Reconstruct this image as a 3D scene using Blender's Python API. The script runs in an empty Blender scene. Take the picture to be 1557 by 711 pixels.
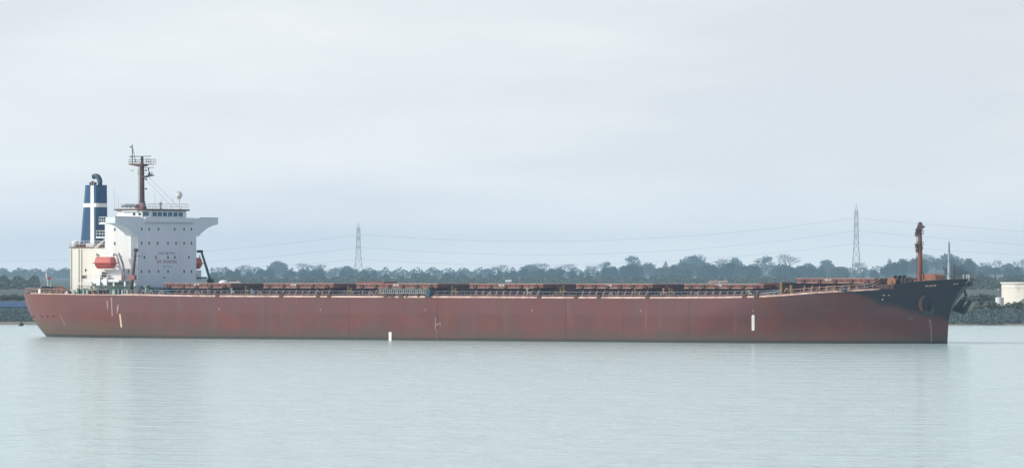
import bpy, math, random
from math import sin, cos, pi, radians as R
from mathutils import Vector, Matrix

C = bpy.context.scene.collection
SC = bpy.context.scene
random.seed(7)

# ------------------------------------------------------------------ camera, world, sun
W_, H_ = 1557.0, 711.0
F = 8300.0            # focal length in photo pixels
CX, HY = 778.5, 415.0 # image centre column, horizon row
CAMZ = 12.2
cd = bpy.data.cameras.new("camera")
cam = bpy.data.objects.new("camera", cd); C.objects.link(cam)
cam.location = (0, 0, CAMZ); cam.rotation_euler = (R(90), 0, 0)
cd.sensor_width = 36.0; cd.lens = 36.0 * F / W_
cd.shift_y = (HY - H_ / 2) / W_
cd.clip_start = 1.0; cd.clip_end = 30000
SC.camera = cam

SUN_AZ = R(193.0)     # direction towards the sun, from +X counter-clockwise
SUN_EL = R(30.0)
sun_dir = Vector((cos(SUN_EL) * cos(SUN_AZ), cos(SUN_EL) * sin(SUN_AZ), sin(SUN_EL)))
sd = bpy.data.lights.new("sun", 'SUN'); sd.energy = 2.9; sd.angle = R(2.0); sd.color = (1.0, 0.95, 0.87)
so = bpy.data.objects.new("sun", sd); C.objects.link(so)
so.rotation_euler = sun_dir.to_track_quat('Z', 'Y').to_euler()

w = bpy.data.worlds.new("World"); SC.world = w; w.use_nodes = True
nt = w.node_tree; nt.nodes.clear()
def wn(t, **k):
    n = nt.nodes.new(t)
    for a, b in k.items(): setattr(n, a, b)
    return n
out = wn('ShaderNodeOutputWorld'); bg = wn('ShaderNodeBackground'); bg.inputs[1].default_value = 0.10
nt.links.new(bg.outputs[0], out.inputs[0])
sky = wn('ShaderNodeTexSky', sky_type='NISHITA'); sky.sun_disc = False
sky.sun_elevation = SUN_EL; sky.sun_rotation = R(90) - SUN_AZ
sky.air_density = 1.0; sky.dust_density = 2.0
tc = wn('ShaderNodeTexCoord')
mp = wn('ShaderNodeMapping'); mp.inputs['Scale'].default_value = (5.0, 5.0, 26.0)
nz = wn('ShaderNodeTexNoise'); nz.inputs['Scale'].default_value = 1.6; nz.inputs['Detail'].default_value = 5; nz.inputs['Roughness'].default_value = 0.5
nt.links.new(tc.outputs['Generated'], mp.inputs[0]); nt.links.new(mp.outputs[0], nz.inputs['Vector'])
cr = wn('ShaderNodeValToRGB')
cr.color_ramp.elements[0].position = 0.40; cr.color_ramp.elements[0].color = (7.4, 7.8, 8.2, 1)
cr.color_ramp.elements[1].position = 0.62; cr.color_ramp.elements[1].color = (8.7, 8.95, 9.05, 1)
nt.links.new(nz.outputs['Fac'], cr.inputs[0])
# brighter veil of cloud towards the sun
dt = wn('ShaderNodeVectorMath', operation='DOT_PRODUCT'); dt.inputs[1].default_value = sun_dir
nt.links.new(tc.outputs['Generated'], dt.inputs[0])
mr = wn('ShaderNodeMapRange'); mr.inputs['From Min'].default_value = -1.0; mr.inputs['From Max'].default_value = 1.0
mr.inputs['To Min'].default_value = 0.0; mr.inputs['To Max'].default_value = 1.0
fc = wn('ShaderNodeFloatCurve'); cv_ = fc.mapping.curves[0]
cv_.points[0].location = (0, 0.24); cv_.points[1].location = (1, 0.95); cv_.points.new(0.2, 0.37); cv_.points.new(0.375, 0.50); cv_.points.new(0.75, 0.62); fc.mapping.update()
x2 = wn('ShaderNodeMath', operation='MULTIPLY'); x2.inputs[1].default_value = 2.0
nt.links.new(dt.outputs['Value'], mr.inputs['Value'])
vm = wn('ShaderNodeVectorMath', operation='SCALE')
nt.links.new(cr.outputs[0], vm.inputs[0]); nt.links.new(mr.outputs[0], fc.inputs['Value']); nt.links.new(fc.outputs[0], x2.inputs[0]); nt.links.new(x2.outputs[0], vm.inputs['Scale'])
mx = wn('ShaderNodeMix', data_type='RGBA')
# the veil is thick along the horizon and thin overhead: opacity 1 - exp(-tau / sin(elevation))
sz_ = wn('ShaderNodeSeparateXYZ'); nt.links.new(tc.outputs['Generated'], sz_.inputs[0])
def wm(op, a, b=0.0):
    n = wn('ShaderNodeMath', operation=op)
    for i, v in enumerate((a, b)):
        if isinstance(v, (int, float)): n.inputs[i].default_value = v
        else: nt.links.new(v, n.inputs[i])
    return n.outputs[0]
el_ = wm('MAXIMUM', wm('ABSOLUTE', sz_.outputs[2]), 0.02)
op_ = wm('SUBTRACT', 1.0, wm('EXPONENT', wm('DIVIDE', -0.36, el_)))
nt.links.new(wm('MULTIPLY', op_, 0.96), mx.inputs[0])
tint = wn('ShaderNodeValToRGB')   # thinner, bluer cloud away from the sun
tint.color_ramp.elements[0].position = 0.0; tint.color_ramp.elements[0].color = (0.70, 0.90, 1.28, 1)
tint.color_ramp.elements[1].position = 0.34; tint.color_ramp.elements[1].color = (1, 1, 1, 1)
m01 = wn('ShaderNodeMapRange'); m01.inputs['From Min'].default_value = -0.9; m01.inputs['From Max'].default_value = 0.9
nt.links.new(dt.outputs['Value'], m01.inputs['Value']); nt.links.new(m01.outputs[0], tint.inputs[0])
tm_ = wn('ShaderNodeVectorMath', operation='MULTIPLY'); nt.links.new(vm.outputs[0], tm_.inputs[0]); nt.links.new(tint.outputs[0], tm_.inputs[1])
hw = wm('ADD', 1.0, wm('MULTIPLY', 0.26, wm('EXPONENT', wm('DIVIDE', wm('ABSOLUTE', sz_.outputs[2]), -0.020))))   # whiter air right at the horizon
nt.links.new(wm('MULTIPLY', x2.outputs[0], hw), vm.inputs['Scale'])
nt.links.new(sky.outputs[0], mx.inputs[6]); nt.links.new(tm_.outputs[0], mx.inputs[7]); nt.links.new(mx.outputs[2], bg.inputs[0])

SC.view_settings.view_transform = 'Standard'; SC.view_settings.look = 'None'
SC.view_settings.exposure = 0.0; SC.view_settings.gamma = 1.0
SC.cycles.use_denoising = True
SC.cycles.max_bounces = 6; SC.cycles.volume_bounces = 1; SC.cycles.transparent_max_bounces = 8
SC.cycles.sample_clamp_indirect = 4.0

# ------------------------------------------------------------------ materials
def mat(name, c, c2=None, scale=1.0, stretch=(1, 1, 1), rough=0.6, metal=0.0, spec=0.35, lo=0.35, hi=0.7, bump=0.0):
    m = bpy.data.materials.new(name); m.use_nodes = True
    t = m.node_tree; b = t.nodes['Principled BSDF']
    b.inputs['Base Color'].default_value = (*c, 1); b.inputs['Roughness'].default_value = rough
    b.inputs['Metallic'].default_value = metal; b.inputs['Specular IOR Level'].default_value = spec
    if c2:
        co = t.nodes.new('ShaderNodeTexCoord'); ma = t.nodes.new('ShaderNodeMapping'); ma.inputs['Scale'].default_value = stretch
        n = t.nodes.new('ShaderNodeTexNoise'); n.inputs['Scale'].default_value = scale; n.inputs['Detail'].default_value = 6
        r = t.nodes.new('ShaderNodeMapRange'); r.inputs['From Min'].default_value = lo; r.inputs['From Max'].default_value = hi
        x = t.nodes.new('ShaderNodeMix'); x.data_type = 'RGBA'
        x.inputs[6].default_value = (*c, 1); x.inputs[7].default_value = (*c2, 1)
        L = t.links.new
        L(co.outputs['Object'], ma.inputs[0]); L(ma.outputs[0], n.inputs['Vector']); L(n.outputs['Fac'], r.inputs['Value'])
        L(r.outputs[0], x.inputs[0]); L(x.outputs[2], b.inputs['Base Color'])
        if bump:
            bp = t.nodes.new('ShaderNodeBump'); bp.inputs['Distance'].default_value = bump
            L(n.outputs['Fac'], bp.inputs['Height']); L(bp.outputs[0], b.inputs['Normal'])
    return m

M = {}
M['white'] = mat('white_paint', (0.80, 0.81, 0.81), (0.70, 0.69, 0.66), 0.5, (1, 1, 0.15), 0.45)
M['front'] = mat('white_paint_shaded', (0.72, 0.77, 0.84), (0.67, 0.72, 0.78), 0.35, (1, 1, 0.12), 0.5)  # same white paint, darkened and blued for the shade on the front
M['cream'] = mat('cream_paint', (0.80, 0.79, 0.72), (0.71, 0.67, 0.57), 0.5, (1, 1, 0.12), 0.5)
M['brown'] = mat('red_oxide_paint', (0.20, 0.075, 0.06), (0.12, 0.05, 0.045), 0.6, (1, 1, 0.3), 0.6)
M['cover'] = mat('hatch_cover_paint', (0.215, 0.080, 0.060), (0.150, 0.062, 0.050), 0.5, (1, 1, 0.3), 0.6)
M['coaming'] = mat('coaming_paint', (0.145, 0.054, 0.046), (0.09, 0.038, 0.038), 0.5, (1, 1, .4), 0.65)
M['ledge'] = mat('worn_pink_edge', (0.50, 0.34, 0.29), (0.36, 0.20, 0.16), 0.8, (1, 1, 1), 0.6)
M['gunwale'] = mat('pale_gunwale_lit_fairlead', (0.60, 0.42, 0.35), (0.36, 0.19, 0.15), 0.9, (1, 1, 1), 0.55)  # pale pink gunwale; also paints the light inside the fairleads
M['deckp'] = mat('deck_paint', (0.13, 0.055, 0.05), (0.09, 0.05, 0.045), 0.3, (1, 1, 1), 0.75)
M['navy'] = mat('navy_funnel_paint', (0.018, 0.070, 0.165), (0.028, 0.085, 0.18), 0.5, (1, 1, 0.2), 0.4)
M['pipe'] = mat('sooty_pipe', (0.05, 0.085, 0.14), (0.03, 0.04, 0.06), 0.8, (1, 1, 1), 0.5)
M['mast'] = mat('mast_brown', (0.12, 0.045, 0.045), (0.08, 0.035, 0.035), 0.7, (1, 1, 1), 0.6)
M['foremast'] = mat('foremast_rust', (0.26, 0.095, 0.06), (0.17, 0.06, 0.045), 0.8, (1, 1, 0.4), 0.6)
M['orange'] = mat('rusty_orange', (0.36, 0.145, 0.085), (0.25, 0.10, 0.065), 1.0, (1, 1, 1), 0.6)
M['yellow'] = mat('worn_yellow', (0.27, 0.19, 0.06), (0.17, 0.11, 0.045), 1.2, (1, 1, 1), 0.6)
M['dark'] = mat('dark_steel', (0.022, 0.022, 0.030), (0.05, 0.045, 0.045), 1.2, (1, 1, 1), 0.6)
M['machine'] = mat('machinery_brown', (0.06, 0.04, 0.04), (0.14, 0.07, 0.05), 1.5, (1, 1, 1), 0.65)
M['green'] = mat('dull_green', (0.05, 0.12, 0.11), (0.12, 0.20, 0.17), 1.0, (1, 1, 1), 0.6)
M['palegreen'] = mat('pale_green', (0.42, 0.52, 0.42), (0.33, 0.40, 0.32), 1.0, (1, 1, 1), 0.6)
M['teal'] = mat('dark_teal', (0.02, 0.06, 0.085), (0.03, 0.09, 0.11), 1.0, (1, 1, 1), 0.6)
M['bluegrey'] = mat('blue_grey_pipe', (0.28, 0.34, 0.40), (0.2, 0.22, 0.25), 1.0, (1, 1, 1), 0.5)
M['boatred'] = mat('lifeboat_red', (0.52, 0.065, 0.045), (0.46, 0.08, 0.06), 1.0, (1, 1, 1), 0.4)
M['boatpink'] = mat('lifeboat_canopy', (0.60, 0.13, 0.10), (0.54, 0.15, 0.13), 1.0, (1, 1, 1), 0.5)
M['glass'] = mat('window_glass', (0.015, 0.025, 0.04), rough=0.12, spec=0.6)
M['glassblue'] = mat('bridge_glass', (0.03, 0.10, 0.16), rough=0.1, spec=0.6)
M['red'] = mat('red_lettering', (0.46, 0.05, 0.08), rough=0.6)
M['bluetxt'] = mat('slate_lettering', (0.20, 0.26, 0.36), rough=0.6)
M['greentxt'] = mat('pale_lettering', (0.40, 0.48, 0.54), rough=0.6)
M['whitetxt'] = mat('white_lettering', (0.82, 0.80, 0.76), rough=0.6)
M['creambar'] = mat('cream_marking', (0.72, 0.62, 0.42), (0.6, 0.46, 0.28), 2.0, (1, 1, .3), 0.6)
M['bulbmark'] = mat('bulb_marking', (0.16, 0.22, 0.13), rough=0.7)
M['locker'] = mat('faded_red_locker', (0.32, 0.11, 0.12), (0.26, 0.12, 0.13), 1.0, (1, 1, 1), 0.6)
M['gangway'] = mat('gangway_alloy', (0.33, 0.36, 0.36), (0.25, 0.28, 0.27), 1.0, (1, 1, 1), 0.5)
M['stay'] = mat('worn_stay', (0.36, 0.22, 0.19), (0.27, 0.14, 0.12), 0.8, (1, 1, 1), 0.6)
M['flag'] = mat('flag_red', (0.34, 0.03, 0.06), rough=0.8)
M['steel'] = mat('galvanised_steel', (0.22, 0.24, 0.26), rough=0.6)
M['cable'] = mat('cable_aluminium', (0.20, 0.21, 0.23), rough=0.6)
M['evergreen'] = mat('evergreen_leaf', (0.038, 0.054, 0.042), (0.058, 0.072, 0.052), 0.3, (1, 1, 1), 0.8, spec=0.1)
M['pine'] = mat('pine_needle', (0.030, 0.048, 0.034), (0.045, 0.06, 0.035), 0.3, (1, 1, 1), 0.8, spec=0.1)
M['twig'] = mat('bare_twig', (0.085, 0.07, 0.058), (0.12, 0.095, 0.075), 0.4, (1, 1, 1), 0.85, spec=0.1)
M['scrub'] = mat('scrub_leaf', (0.075, 0.082, 0.055), (0.10, 0.10, 0.065), 0.2, (1, 1, 1), 0.85, spec=0.1)
M['bankscrub'] = mat('hazed_bank_scrub_leaf', (0.10, 0.14, 0.15), (0.14, 0.17, 0.155), 0.2, (1, 1, 1), 0.85, spec=0.1)  # leaf colour lightened and blued to paint in haze
M['bush'] = mat('bush_leaf', (0.15, 0.175, 0.115), (0.10, 0.13, 0.105), 0.4, (1, 1, 1), 0.85, spec=0.1)
M['bark'] = mat('bark', (0.07, 0.055, 0.045), (0.10, 0.08, 0.06), 1.0, (1, 1, .2), 0.9, spec=0.1)
M['land'] = mat('rough_grass', (0.09, 0.11, 0.085), (0.12, 0.125, 0.095), 0.03, (1, 1, 1), 0.9, spec=0.1)
M['tank'] = mat('cream_tank_paint', (0.76, 0.73, 0.65), (0.54, 0.52, 0.46), 0.12, (1, 1, 0.8), 0.55, lo=0.5, hi=0.62)
M['tankrim'] = mat('pale_tank_rim', (0.76, 0.75, 0.70), rough=0.55)
M['blueroof'] = mat('blue_roof', (0.035, 0.085, 0.19), (0.05, 0.10, 0.20), 0.1, (1, 1, 1), 0.5)
M['render'] = mat('pale_render', (0.48, 0.48, 0.47), (0.40, 0.40, 0.39), 0.3, (1, 1, 1), 0.7)
M['tower'] = mat('weathered_tower', (0.46, 0.50, 0.54), (0.38, 0.42, 0.46), .4, (1, 1, .3), .6)
M['tile'] = mat('pinkish_tile', (0.42, 0.24, 0.20), (0.34, 0.2, 0.17), 0.5, (1, 1, 1), 0.8)
M['slate'] = mat('slate_tile', (0.20, 0.21, 0.23), (0.16, 0.17, 0.18), 0.5, (1, 1, 1), 0.7)
M['buoy'] = mat('buoy_paint', (0.03, 0.05, 0.05), (0.05, 0.07, 0.06), 2, (1, 1, 1), 0.5)

def hull_material():
    m = bpy.data.materials.new('hull_antifouling'); m.use_nodes = True
    t = m.node_tree; L = t.links.new; b = t.nodes['Principled BSDF']
    N = lambda k: t.nodes.new(k)
    co = N('ShaderNodeTexCoord'); sx = N('ShaderNodeSeparateXYZ'); L(co.outputs['Object'], sx.inputs[0])
    def noise(scale, stretch, detail=5, rough=0.55):
        ma = N('ShaderNodeMapping'); ma.inputs['Scale'].default_value = stretch
        n = N('ShaderNodeTexNoise'); n.inputs['Scale'].default_value = scale; n.inputs['Detail'].default_value = detail; n.inputs['Roughness'].default_value = rough
        L(co.outputs['Object'], ma.inputs[0]); L(ma.outputs[0], n.inputs['Vector']); return n.outputs['Fac']
    def rng(v, a, c, lo=0.0, hi=1.0):
        r = N('ShaderNodeMapRange'); r.inputs['From Min'].default_value = a; r.inputs['From Max'].default_value = c
        r.inputs['To Min'].default_value = lo; r.inputs['To Max'].default_value = hi; r.interpolation_type = 'SMOOTHSTEP'
        L(v, r.inputs['Value']); return r.outputs[0]
    def mth(op, a, c):
        n = N('ShaderNodeMath'); n.operation = op
        for i, v in enumerate((a, c)):
            if isinstance(v, (int, float)): n.inputs[i].default_value = v
            else: L(v, n.inputs[i])
        return n.outputs[0]
    def mix(f, a, c):
        x = N('ShaderNodeMix'); x.data_type = 'RGBA'
        if isinstance(f, (int, float)): x.inputs[0].default_value = f
        else: L(f, x.inputs[0])
        for i, v in ((6, a), (7, c)):
            if isinstance(v, tuple): x.inputs[i].default_value = (*v, 1)
            else: L(v, x.inputs[i])
        return x.outputs[2]
    X, Z = sx.outputs[0], sx.outputs[2]
    base = mix(rng(noise(0.13, (1, 1, 1.6), 7, 0.6), 0.41, 0.59), (0.158, 0.036, 0.024), (0.116, 0.036, 0.028))
    # repainted plate blocks
    bk = N('ShaderNodeTexBrick'); bk.offset = 0.37; bk.inputs['Scale'].default_value = 1.0
    bk.inputs['Color1'].default_value = (0, 0, 0, 1); bk.inputs['Color2'].default_value = (1, 1, 1, 1); bk.inputs['Mortar'].default_value = (.3, .3, .3, 1)
    bk.inputs['Mortar Size'].default_value = 0.05; bk.inputs['Brick Width'].default_value = 13.0; bk.inputs['Row Height'].default_value = 2.6
    cx = N('ShaderNodeCombineXYZ'); L(X, cx.inputs[0]); L(Z, cx.inputs[1]); L(cx.outputs[0], bk.inputs['Vector'])
    bkv = N('ShaderNodeSeparateColor'); L(bk.outputs['Color'], bkv.inputs[0])
    base = mix(mth('MULTIPLY', bkv.outputs[0], 0.42), base, (0.120, 0.042, 0.040))
    # paler, greyer top strake
    top = mth('MULTIPLY', rng(Z, 4.5, 5.1), rng(noise(0.05, (1, 1, 0.4)), 0.35, 0.6, 0.2, 0.8))
    base = mix(top, base, (0.146, 0.052, 0.053))
    # paler, pinker red towards the quarter
    base = mix(mth('MULTIPLY', rng(X, 8.0, -26.0), 0.7), base, (0.27, 0.100, 0.080))
    # vertical runs
    runs = mth('MULTIPLY', rng(noise(0.24, (1, 1, 0.07), 5), 0.48, 0.68), 0.42)
    base = mix(runs, base, (0.120, 0.066, 0.060))
    pale = mth('MULTIPLY', rng(noise(0.55, (1, 1, 0.10), 4), 0.62, 0.80), 0.26)
    base = mix(pale, base, (0.34, 0.22, 0.19))
    rust = mth('MULTIPLY', rng(noise(0.33, (1, 1, 0.12), 6, 0.7), 0.54, 0.70), 0.60)
    base = mix(rust, base, (0.150, 0.062, 0.022))
    # fouling along the waterline
    edge = mth('ADD', Z, mth('MULTIPLY', noise(0.16, (1, 1, 0.35), 5), -3.2))
    foul = mth('MULTIPLY', rng(edge, 1.1, -0.6), rng(noise(0.05, (1, 1, 0.2)), 0.36, 0.58, 0.35, 0.9))
    base = mix(foul, base, (0.085, 0.052, 0.035))
    # old olive slime at the stern below the bolts line
    st = mth('MULTIPLY', rng(mth('ADD', Z, mth('MULTIPLY', noise(0.3, (1, 1, 1)), 1.4)), 4.2, 3.2), rng(X, 14.0, -16.0))
    base = mix(mth('MULTIPLY', st, 0.75), base, (0.155, 0.095, 0.062))
    wet_refl = rng(Z, 0.62, 0.45)  # wet waterline band, widened to paint in the hull's dark reflection
    base = mix(mth('MULTIPLY', wet_refl, 0.8), base, (0.030, 0.030, 0.024))
    # colour turns nearly black navy towards the upper bow
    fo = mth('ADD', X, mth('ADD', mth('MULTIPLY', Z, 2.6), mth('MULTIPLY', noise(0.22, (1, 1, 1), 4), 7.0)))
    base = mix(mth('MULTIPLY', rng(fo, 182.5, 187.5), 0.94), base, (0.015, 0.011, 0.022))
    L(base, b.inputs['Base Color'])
    b.inputs['Roughness'].default_value = 0.5; b.inputs['Specular IOR Level'].default_value = 0.3
    bp = N('ShaderNodeBump'); bp.inputs['Distance'].default_value = 0.04
    L(noise(0.5, (1, 1, 0.5), 4), bp.inputs['Height']); L(bp.outputs[0], b.inputs['Normal'])
    return m
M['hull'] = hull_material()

# ------------------------------------------------------------------ mesh builder
class MB:
    def __init__(s): s.v = []; s.f = []; s.m = []
    def add(s, vs, fs, m=0):
        o = len(s.v); s.v += [tuple(v) for v in vs]; s.f += [tuple(i + o for i in f) for f in fs]; s.m += [m] * len(fs); return s
    def box(s, x0, x1, y0, y1, z0, z1, m=0):
        return s.add([(x0, y0, z0), (x1, y0, z0), (x1, y1, z0), (x0, y1, z0), (x0, y0, z1), (x1, y0, z1), (x1, y1, z1), (x0, y1, z1)],
                     [(0, 3, 2, 1), (4, 5, 6, 7), (0, 1, 5, 4), (1, 2, 6, 5), (2, 3, 7, 6), (3, 0, 4, 7)], m)
    def frustum(s, a, b, r0, r1, n=10, m=0, cap=True):
        a, b = Vector(a), Vector(b); d = (b - a)
        q = d.to_track_quat('Z', 'Y')
        vs = []
        for p, r in ((a, r0), (b, r1)):
            for i in range(n):
                t = 2 * pi * i / n
                vs.append(p + q @ Vector((r * cos(t), r * sin(t), 0)))
        fs = [(i, (i + 1) % n, n + (i + 1) % n, n + i) for i in range(n)]
        if cap: fs += [tuple(range(n - 1, -1, -1)), tuple(range(n, 2 * n))]
        return s.add(vs, fs, m)
    def rod(s, a, b, r, n=6, m=0): return s.frustum(a, b, r, r, n, m)
    def path(s, pts, r, n=8, m=0):
        for a, b in zip(pts, pts[1:]): s.frustum(a, b, r, r, n, m)
        return s
    def tube(s, pts, rad, n=10, m=0):
        P = [Vector(p) for p in pts]; vs = []
        for i, p in enumerate(P):
            d = (P[min(i + 1, len(P) - 1)] - P[max(i - 1, 0)])
            q = d.to_track_quat('Z', 'Y'); r = rad[i] if hasattr(rad, '__len__') else rad
            vs += [p + q @ Vector((r * cos(2 * pi * k / n), r * sin(2 * pi * k / n), 0)) for k in range(n)]
        fs = [(i * n + k, i * n + (k + 1) % n, (i + 1) * n + (k + 1) % n, (i + 1) * n + k) for i in range(len(P) - 1) for k in range(n)]
        fs += [tuple(range(n - 1, -1, -1)), tuple(range((len(P) - 1) * n, len(P) * n))]
        return s.add(vs, fs, m)
    def prism(s, poly, f, m=0):
        """poly: list of 2-D points; f(p, k): 3-D point for k = 0 and 1"""
        n = len(poly)
        vs = [f(p, 0) for p in poly] + [f(p, 1) for p in poly]
        return s.add(vs, [(i, (i + 1) % n, n + (i + 1) % n, n + i) for i in range(n)] + [tuple(range(n - 1, -1, -1)), tuple(range(n, 2 * n))], m)
    def ball(s, c, rx, ry=None, rz=None, nu=12, nv=8, m=0):
        ry = ry or rx; rz = rz or rx; vs = [(c[0], c[1], c[2] - rz)]; 
        for j in range(1, nv):
            ph = -pi / 2 + pi * j / nv
            vs += [(c[0] + rx * cos(ph) * cos(2 * pi * i / nu), c[1] + ry * cos(ph) * sin(2 * pi * i / nu), c[2] + rz * sin(ph)) for i in range(nu)]
        vs.append((c[0], c[1], c[2] + rz)); T = len(vs) - 1
        fs = [(0, 1 + (i + 1) % nu, 1 + i) for i in range(nu)]
        for j in range(nv - 2):
            o = 1 + j * nu
            fs += [(o + i, o + (i + 1) % nu, o + nu + (i + 1) % nu, o + nu + i) for i in range(nu)]
        o = 1 + (nv - 2) * nu
        fs += [(o + i, o + (i + 1) % nu, T) for i in range(nu)]
        return s.add(vs, fs, m)
    def mesh(s, name, mats, smooth=False):
        me = bpy.data.meshes.new(name); me.from_pydata(s.v, [], s.f)
        for m in (mats if isinstance(mats, (list, tuple)) else [mats]): me.materials.append(M[m])
        me.polygons.foreach_set('material_index', s.m)
        import bmesh
        bm = bmesh.new(); bm.from_mesh(me); bmesh.ops.recalc_face_normals(bm, faces=bm.faces); bm.to_mesh(me); bm.free()
        if smooth: me.polygons.foreach_set('use_smooth', [True] * len(me.polygons))
        me.update(); return me
    def build(s, name, mats, parent=None, loc=(0, 0, 0), smooth=False):
        return put(name, s.mesh(name, mats, smooth), parent, loc)

def put(name, data, parent=None, loc=(0, 0, 0), rot=(0, 0, 0)):
    o = bpy.data.objects.new(name, data); C.objects.link(o); o.parent = parent; o.location = loc; o.rotation_euler = rot; return o
def tag(o, label, cat, group=None):
    o['label'] = label; o['category'] = cat
    if group: o['group'] = group
    return o
def thing(name, label, cat, loc=(0, 0, 0), rz=0.0, group=None):
    return tag(put(name, None, None, loc, (0, 0, rz)), label, cat, group)
def kind(o, k): o['kind'] = k; return o
def text(name, body, size, m, parent, loc, rot, sx=1.0, bold=0.0, sp=1.0):
    cu = bpy.data.curves.new(name, 'FONT'); cu.body = body; cu.size = size; cu.align_x = 'CENTER'; cu.align_y = 'CENTER'
    cu.space_character = sp; cu.extrude = 0.012; cu.offset = bold; cu.materials.append(M[m]); cu.resolution_u = 3
    tmp = bpy.data.objects.new(name, cu); C.objects.link(tmp); bpy.context.view_layer.update()
    me = bpy.data.meshes.new_from_object(tmp.evaluated_get(bpy.context.evaluated_depsgraph_get())); bpy.data.objects.remove(tmp); bpy.data.curves.remove(cu)
    me.name = name; me.materials.clear(); me.materials.append(M[m])
    o = put(name, me, parent, loc, rot); o.scale = (sx, 1, 1); return o
def at(px, py, Y):
    return Vector(((px - CX) / F * Y, Y, CAMZ + (HY - py) / F * Y))

# ------------------------------------------------------------------ ship frame: x forward, y to port, z up, origin below the bridge front
TH = R(34.2); OX, OY = -65.9, 1043.0
ca, sa = cos(TH), sin(TH)
def Wd(d, v, z=0.0): return Vector((OX + d * ca - v * sa, OY - d * sa - v * ca, z))   # v: metres to starboard
def px_of(d, v):
    p = Wd(d, v); return CX + p.x / p.y * F
def d_at(px, v):
    k = (px - CX) / F; A = OX - v * sa; B = OY - v * ca
    return (k * B - A) / (ca + k * sa)
def v_at(px, d):
    k = (px - CX) / F; A = OX + d * ca; B = OY - d * sa
    return (A - k * B) / (sa - k * ca)
def z_at(py, d, v): return CAMZ + (HY - py) * Wd(d, v).y / F
def lerp_tab(T, x):
    if x <= T[0][0]: return T[0][1]
    for (a, p), (b, q) in zip(T, T[1:]):
        if x <= b: return p + (q - p) * (x - a) / (b - a)
    return T[-1][1]

ship = thing('cargo_ship', 'long rust red bulk carrier with white bridge aft, lying across the water', 'ship', (OX, OY, 0), -TH)
ship_parts = {}

# hull form
FS = [(-3, -.10), (0, 0), (0.3, .08), (1.7, .34), (3.3, .60), (5.1, .82), (8.4, 1.0), (20, 1.0)]
STERN_PX = [(-3, 80), (0, 72), (.3, 68.5), (1.0, 63.5), (1.7, 59.5), (3.3, 50.5), (5.1, 43), (6.6, 38.8), (8.4, 36), (20, 35)]   # measured outline of the quarter
def stern_len(z): return 42 - 18 * max(0, min(1, z / 8.4))
DS = []
for z_, target in STERN_PX:
    L_ = stern_len(z_); lo, hi = -45.0, -10.0
    for _ in range(30):
        mid = (lo + hi) / 2
        m_ = min(px_of(mid + L_ - L_ * cos(a * .05), 16.1 * sin(a * .05)) for a in range(32))
        if m_ < target: lo = mid
        else: hi = mid
    DS.append((z_, mid))
def d_stern(z): return lerp_tab(DS, z)
BW = [(-3, 170.9), (0, 171.0), (3, 171.15), (5, 171.4), (7.3, 172.2), (9, 173.3), (11.4, 175.5)]
def d_bow(z): return lerp_tab(BW, z)
def half(d, z):
    ds = d_stern(z); db = d_bow(z)
    Ls = stern_len(z); e = (d - ds) / Ls; bs = 16.1
    if e < 1: bs = 16.1 * max(0, 1 - (1 - max(e, 0)) ** 2.0) ** .5
    g = max(0, min(1, (z - 1) / 10.0)); g = g * g * (3 - 2 * g)
    Le = 48 - 18 * g; q = 0.82 - 0.30 * g; x = (db - d) / Le; bb = 16.1
    if x < 1: bb = 16.1 * max(0, 1 - (1 - max(x, 0)) ** 2.0) ** q
    return min(bs, bb)
SHEER_PX = [(40, 445.8), (60, 446.8), (100, 447.6), (140, 448.2), (208, 449.0), (300, 450.7), (400, 451.2), (560, 452.0), (700, 452.4), (860, 453.2), (1000, 453.4),
            (1090, 453.0), (1150, 452.0), (1190, 449.8), (1240, 445.8), (1300, 442.6), (1338, 440.6), (1348, 437.8), (1358, 433.0), (1368, 430.6),
            (1400, 428.6), (1440, 426.2), (1474, 424.6)]
SHEER = []
for p, y in SHEER_PX:
    d = d_at(p, 16.1)
    for _ in range(12): d = 0.5 * d + 0.5 * d_at(p, half(d, 9.0 if p > 1340 else 8.0))
    SHEER.append((d, z_at(y, d, half(d, 9.0 if p > 1340 else 8.0))))
SHEER = sorted(SHEER)
def sheer(d): return lerp_tab(SHEER, d)
FC = d_at(1352, 16.0)         # forecastle break

NS, NZ = 150, 12
mb = MB(); ring = []
def station(i):
    t = i / NS
    return 0.5 - 0.5 * cos(pi * t) if False else t
ss = []
for i in range(NS + 1):
    t = i / NS
    ss.append(0.5 * t + 0.5 * (0.5 - 0.5 * cos(pi * t)))
rows = []
for i, s_ in enumerate(ss):
    zt = 8.0
    for _ in range(6):
        dd = d_stern(zt) + s_ * (d_bow(zt) - d_stern(zt)); zt = sheer(dd)
    col = []
    for j in range(NZ + 1):
        z = -2.0 + (zt + 2.0) * j / NZ
        d = d_stern(z) + s_ * (d_bow(z) - d_stern(z))
        col.append((d, half(d, z) if 0 < i < NS else 0.0, z))
    rows.append(col)
n1 = NZ + 1
vs = [(d, -b, z) for col in rows for d, b, z in col] + [(d, b, z) for col in rows for d, b, z in col]
fs = []
for side in (0, 1):
    o = side * (NS + 1) * n1
    for i in range(NS):
        for j in range(NZ):
            a = o + i * n1 + j
            fs.append((a, a + n1, a + n1 + 1, a + 1) if side == 0 else (a, a + 1, a + n1 + 1, a + n1))
mb.add(vs, fs)
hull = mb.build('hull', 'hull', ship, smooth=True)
# deck sheet
vs = []; fs = []
for col in rows:
    d, b, z = col[-1]; z -= 1.05 if d > FC - 1.5 else 0.02; b = max(0, min(b, half(d, z)) - 0.05)
    vs += [(d, -b, z), (d, b, z)]
fs = [(2 * i, 2 * i + 2, 2 * i + 3, 2 * i + 1) for i in range(NS)]
MB().add(vs, fs).build('main_deck', 'deckp', ship)
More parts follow.
